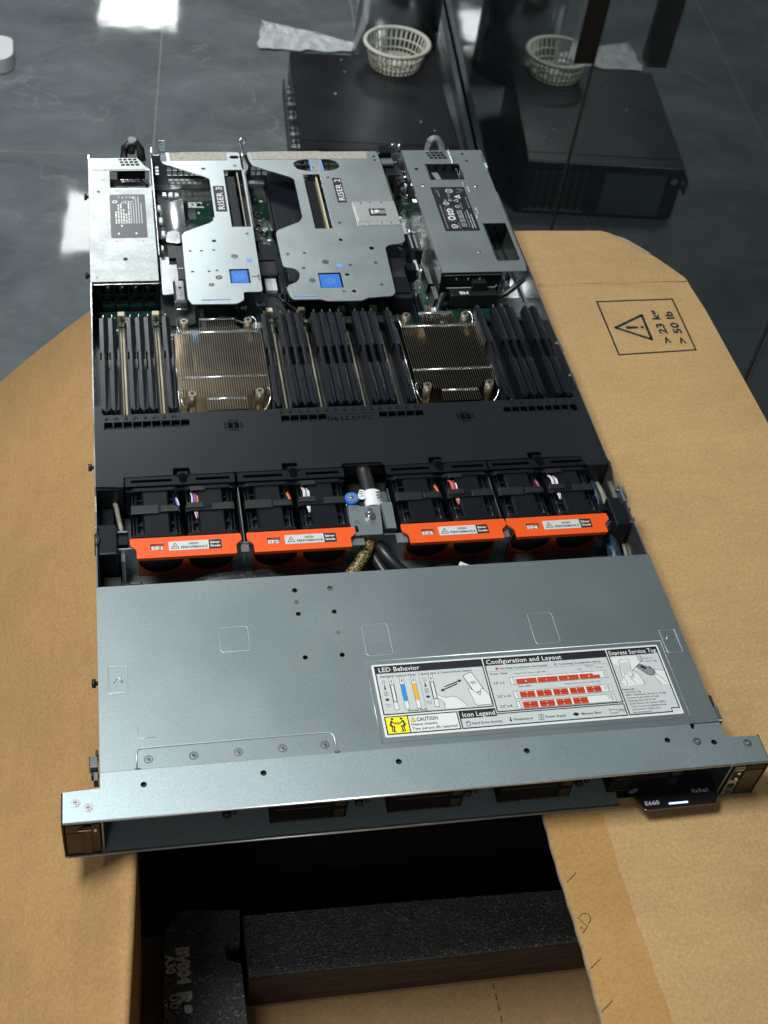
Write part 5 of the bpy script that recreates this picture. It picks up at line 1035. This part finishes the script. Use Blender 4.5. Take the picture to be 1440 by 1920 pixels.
# riser 2
r2 = riser([(170.5, 766), (174, 752), (212, 730), (216, 726), (216, 656), (212, 648), (187.5, 634), (185.3, 628), (186, 575), (190, 572.5), (197, 571), (201, 565), (200.5, 556.5), (197, 549.5), (188, 544.5), (185.5, 540), (187.5, 526), (191, 522.5), (217, 522), (222.5, 519), (256, 518.5), (262, 522.5), (287, 524.5), (290.5, 530), (293, 601), (297, 606), (311, 608), (316, 613), (316, 757), (314.5, 778.5), (170.5, 778.5)],
      [[(218.5, 752), (219.5, 757), (224, 761), (231, 763), (236.5, 763), (236.5, 741), (229, 741), (222, 744.5)], [(250.5, 763), (259, 763), (265, 760), (268.5, 754), (268.5, 748), (264, 743), (257.5, 741), (251, 741)]],
      [(226.5, 635.5), (244.6, 635.5), (244.6, 734), (226.5, 734)], [(218.8, 538.8), (241.4, 538.8), (241.4, 562.5), (218.8, 562.5)],
      [(175, 763.5), (302, 763.5), (302, 777.5), (255, 777.5), (250, 779), (190, 779), (175, 778)], (256.8, 681.4, 266.4, 726.2), 'RISER 2', 316,
      [circ(250, 616, 2.2), circ(279, 601, 2.5), circ(247.5, 559, 2.1), circ(250.5, 533, 2.1), circ(310, 768, 1.6), circ(310, 760.5, 1.6)], [(229, 580, 3.5), (212, 551, 3.3)],
      [(240, 533)], [(242, 573, 3.3, 0)], (190.5, 526.4, 213, 528.4), 'middle riser bracket with the black RISER 2 label')
for x, y in ((193, 594), (210, 595), (206, 571), (279, 577), (279, 542)): b = MB(NICKEL); b.ring(x, y, -.85, 1.1, 1.9, STEEL_SH); b.disc(x, y, -.8, 1.0); part('rivet', b, r2)
b = MB(NICKEL)
for x, y in ((220, 700), (222, 660), (249, 705), (251, 680), (256, 672), (258, 650), (270, 686), (300, 686), (275, 634), (307, 634), (260, 552), (271, 552)): b.disc(x, y, -.85, .5, WHITE, 8)
for x, y in ((253, 728), (253, 645), (253, 574), (239, 747)): mark(b, x, y, -.8, 1)
b.box(236.6, 741, -1, 238.6, 763, -.7, BLUEP); b.box(247.6, 741, -1, 250, 763, -.7, BLUEP); part('punched_mark', b, r2)
b = MB(mat('latch_sheet', (.80, .82, .81), .36, .8, var=.1, scale=400)); b.plate([(271.5, 639), (316, 639.5), (316.5, 681), (271.5, 681)], -1, -.1); b.plate([(273, 646), (316.4, 646), (316.4, 675), (273, 675)], -.1, .5)
b.box(286.5, 654, .5, 304, 667, .6, DARK); b.box(291, 657.6, .6, 304.2, 664, .75, PSU_ST); b.box(288.6, 657.5, .6, 290.6, 664.5, .9, WHITE); b.cyl(294.5, 661, .6, 1.6, 2.6, WHITE, 16)
for x, y in ((280, 678), (290, 678), (302, 678), (282, 642), (296, 642), (306, 642)): b.cyl(x, y, -.1, .5, 1.2, NICKEL, 10)
part('riser_latch', b, r2, bev=.3)
# --- rear panel and small tabs
b = MB(STEEL_IN)
rh = [rc(84 + i * 6.2, -16 - j * 6.2, 88.6 + i * 6.2, -11.6 - j * 6.2) for i in range(11) for j in range(3)] + [rc(176 + i * 6.2, -16 - j * 6.2, 180.6 + i * 6.2, -11.6 - j * 6.2) for i in range(20) for j in range(3)]
b.plate([(66, -41.5), (342, -41.5), (342, -2.6), (66, -2.6)], 776, 777, rh, ax='y')
b.plate([(82, -22), (164, -22), (164, -3), (82, -3)], 741, 742, [], ax='y', m=DARK) if False else None
b.box(66.4, 600, -40, 67.2, 776, -3, STEEL_SH); b.box(66.4, 776, -12, 68, 786, 1, STEEL_SH)
b.box(320, 700, -40, 321, 776, -10, STEEL_SH)
for i in range(3): b.box(70.5, 760 - i * 6, -9, 74, 763.6 - i * 6, -8.6, WHITE); 
for i in range(3): b.box(76 + i * 6.6, 722, -20, 80.6 + i * 6.6, 729, -18, STEEL_SH, .6)
rp = part('rear_panel', b, sv)
b = MB(STEEL_SH); b.plate([(75, -2), (82, -2), (82, 12.5), (75, 12.5)], 780, 781.2, [circ(78.5, 4, .9), circ(78.5, 8, .9), circ(78.5, 11, .7)], ax='y', hm=DARK); part('upright_tab', b, rp, bev=.3)
b = MB(NICKEL); b.tube(spline([(165, 770, -8), (165.4, 779, 0), (164, 782, 6), (162.5, 783, 10), (165, 784, 12.5), (168.4, 783, 11), (168, 781, 7)], 4), 1.3, None, 8); b.plate(roundpoly([(166, 742), (170, 752), (168.5, 764), (165.5, 776), (164.5, 776), (164.4, 742)], 1), -14, -3); b.box(168, 735, -16, 186, 741, -12, STEEL_SH, 1); part('retaining_hook', b, rp)
b = MB(PLAST); b.box(317, 772, -12, 330, 786, 2, c=1); b.box(318, 745, -22, 336, 764, -10, DARK); b.box(317.5, 757, -6, 331, 768, -3, STEEL, .5); b.box(331, 735, -30, 341, 776, -12, DARK)
rr = random.Random(11)
for _ in range(26): x, y = rr.uniform(330, 341), rr.uniform(690, 776); b.box(x, y, -16, x + rr.uniform(.8, 2.6), y + rr.uniform(1, 5), -10 + rr.uniform(-4, 4), rr.choice([STEEL_SH, NICKEL, STEEL_IN, DARK]))
b.tube([(331, 783, -2), (333, 784, 4), (336, 784, 5), (337, 783, 0)], 1.4, NICKEL); b.tube([(340, 782, -4), (341, 783, 5)], 1.8, NICKEL); part('rear_connector', b, rp)
# --- sheets and sockets showing through the gaps beside and between the risers
b = MB(STEEL_SH)
def bent(mb, x0, x1, ys, zs, m=None, n=10):
    a = len(mb.v)
    for y, z in zip(ys, zs):
        for i in range(n + 1): t = i / n; mb.v.append((x0 + (x1 - x0) * t, y, z - 5 * math.sin(PI * t) * .8))
    for j in range(len(ys) - 1):
        for i in range(n): q = a + j * (n + 1) + i; mb.face((q, q + 1, q + n + 2, q + n + 1), m, True)
bent(b, 71, 97, (652, 665, 690, 712, 735), (-18, -15, -17, -16, -24)); bent(b, 68, 98, (528, 540, 556, 572), (-31, -29, -30, -27))
b.plate(roundpoly([(74.5, 630), (89.5, 627), (90, 646), (84, 650), (77, 647)], 3), -11, -10); b.plate(roundpoly([(67.5, 553), (89, 556), (84, 613), (67.8, 613)], 2), -17, -16)
ds = part('deflector_sheet', b, sv, bev=.3)
b = MB(STEEL_SH); b.box(77.6, 529, -12, 90, 562, -4.5, c=2.2); b.disc(84, 549, -4.4, 1.7, DARK); b.disc(84, 538, -4.4, 2.1, DARK); b.ring(84, 538, -4.35, 1.0, 1.7, NICKEL); b.tube([(79, 528, -14), (90, 528, -14)], 1.2); part('guide_bracket', b, ds, bev=.4)
b = MB(PLAST); b.plate([(76.5, 626), (91, 626), (91, 572), (84, 572), (83.5, 606), (76.5, 606)], -14, -12); b.box(68, 604, -30, 84, 640, -20, DARK); b.cyl(86, 588, -12, -11, .9, WHITE, 10); b.cyl(88.4, 588, -12, -11, .9, WHITE, 10)
b.box(66.6, 640, -20, 72, 690, -14, DARK)
for x, y in ((70, 690), (71, 668), (72.5, 645), (70, 620)): b.box(x - 1, y - 4, -14, x + 3, y + 5, -10, WHITE if y != 620 else NICKEL, 1)
part('air_duct', b, sv, bev=.3)
b = MB(PLAST)
b.plate([(166, 618), (186, 618), (190, 640), (168, 648)], -28, -26); b.box(166, 592, -34, 188, 617, -27, DARK); b.box(168, 590, -27, 186, 594, -24); b.box(184, 560, -30, 194, 616, -24)
b.box(171, 571, -34, 182, 590, -28, LABELG); b.rect(176.4, 571, 176.9, 590, -27.9, GREYP); b.box(166, 520, -34, 200, 571, -32, DARK)
for i in range(9): b.box(186 + i * 3.4, 545, -30, 187.6 + i * 3.4, 578, -22)
b.tube([(178, 560, -26), (200, 530, -24)], 1.2, None, 6); b.cyl(190, 566, -22, -20, 1, NICKEL, 8)
b.box(190, 660, -30, 236, 752, -22, BLANKM, 1); b.box(186, 660, -30, 189, 752, -20); b.box(192, 752, -24, 236, 768, -16, STEEL_IN)
for i in range(7): b.box(193 + i * 6, 754, -16, 196.8 + i * 6, 757.6, -15.7, STICK); b.box(192 + i * 6, 760, -16, 196 + i * 6, 765, -15.7, LABELG)  # pale tiles stand in for brightness seen through vent holes
b.box(186, 742, -18, 226, 756, -14, STEEL_IN) if False else None
part('card_cage', b, sv, bev=.3)
b = MB(STEEL_IN); b.box(84, 738, -20, 126, 750, -15)
for i in range(7): b.box(86 + i * 6, 740, -15, 89.8 + i * 6, 743, -14.7, STICK); b.box(84 + i * 6, 745.4, -15, 88.6 + i * 6, 748.6, -14.7, LABELG)  # rows of pale tiles paint the light showing through the rear vents
part('card_cage', b, sv)
b = MB(PLAST)
b.box(324, 618, -36, 338, 648, -18, c=.6); b.box(327, 622, -18, 329, 645, -17.6, GREYP); b.box(332, 622, -18, 334, 645, -17.6, GREYP); b.box(316, 588, -36, 326, 600, -20); b.box(292, 540, -36, 312, 604, -16, DARK, 1); b.box(296, 545, -16, 310, 570, -14)
b.box(334, 570, -36, 340, 598, -24, c=.5); b.box(336, 545, -36, 341, 566, -24); b.box(322, 652, -36, 330, 678, -26, WHITE); b.box(329, 600, -36, 332, 618, -30, WHITE)
for x0 in (312, 316, 320): b.box(x0, 512, -36, x0 + 2.2, 556, -24)
b.tube(spline([(290, 556, -28), (300, 548, -26), (312, 552, -26), (318, 560, -30)], 5), 1.2, DARK, 6); b.box(236, 508, -36, 300, 518, -20, DARK)
part('board_socket', b, sv)
b = MB(SLEEVE); b.tube(spline([(150, 552, -14), (160, 540, -24), (176, 528, -30)], 5), 1.6); b.tube(spline([(120, 526, -22), (140, 522, -26), (158, 514, -30)], 5), 1.1, GREYP, 6); b.box(152, 512, -30, 162, 520, -26, GREYP); b.tube(spline([(200, 518, -26), (240, 522, -28), (290, 516, -26)], 5), 3.4)
b.box(100, 516, -34, 132, 560, -26, DARK); part('inner_cable', b, sv)
b = MB(BLUEP); b.cyl(94.6, 505, -34, -24, 3.6, n=16, r1=3); b.box(102, 512, -34, 106, 540, -24, STEEL_IN); part('capacitor', b, sv)
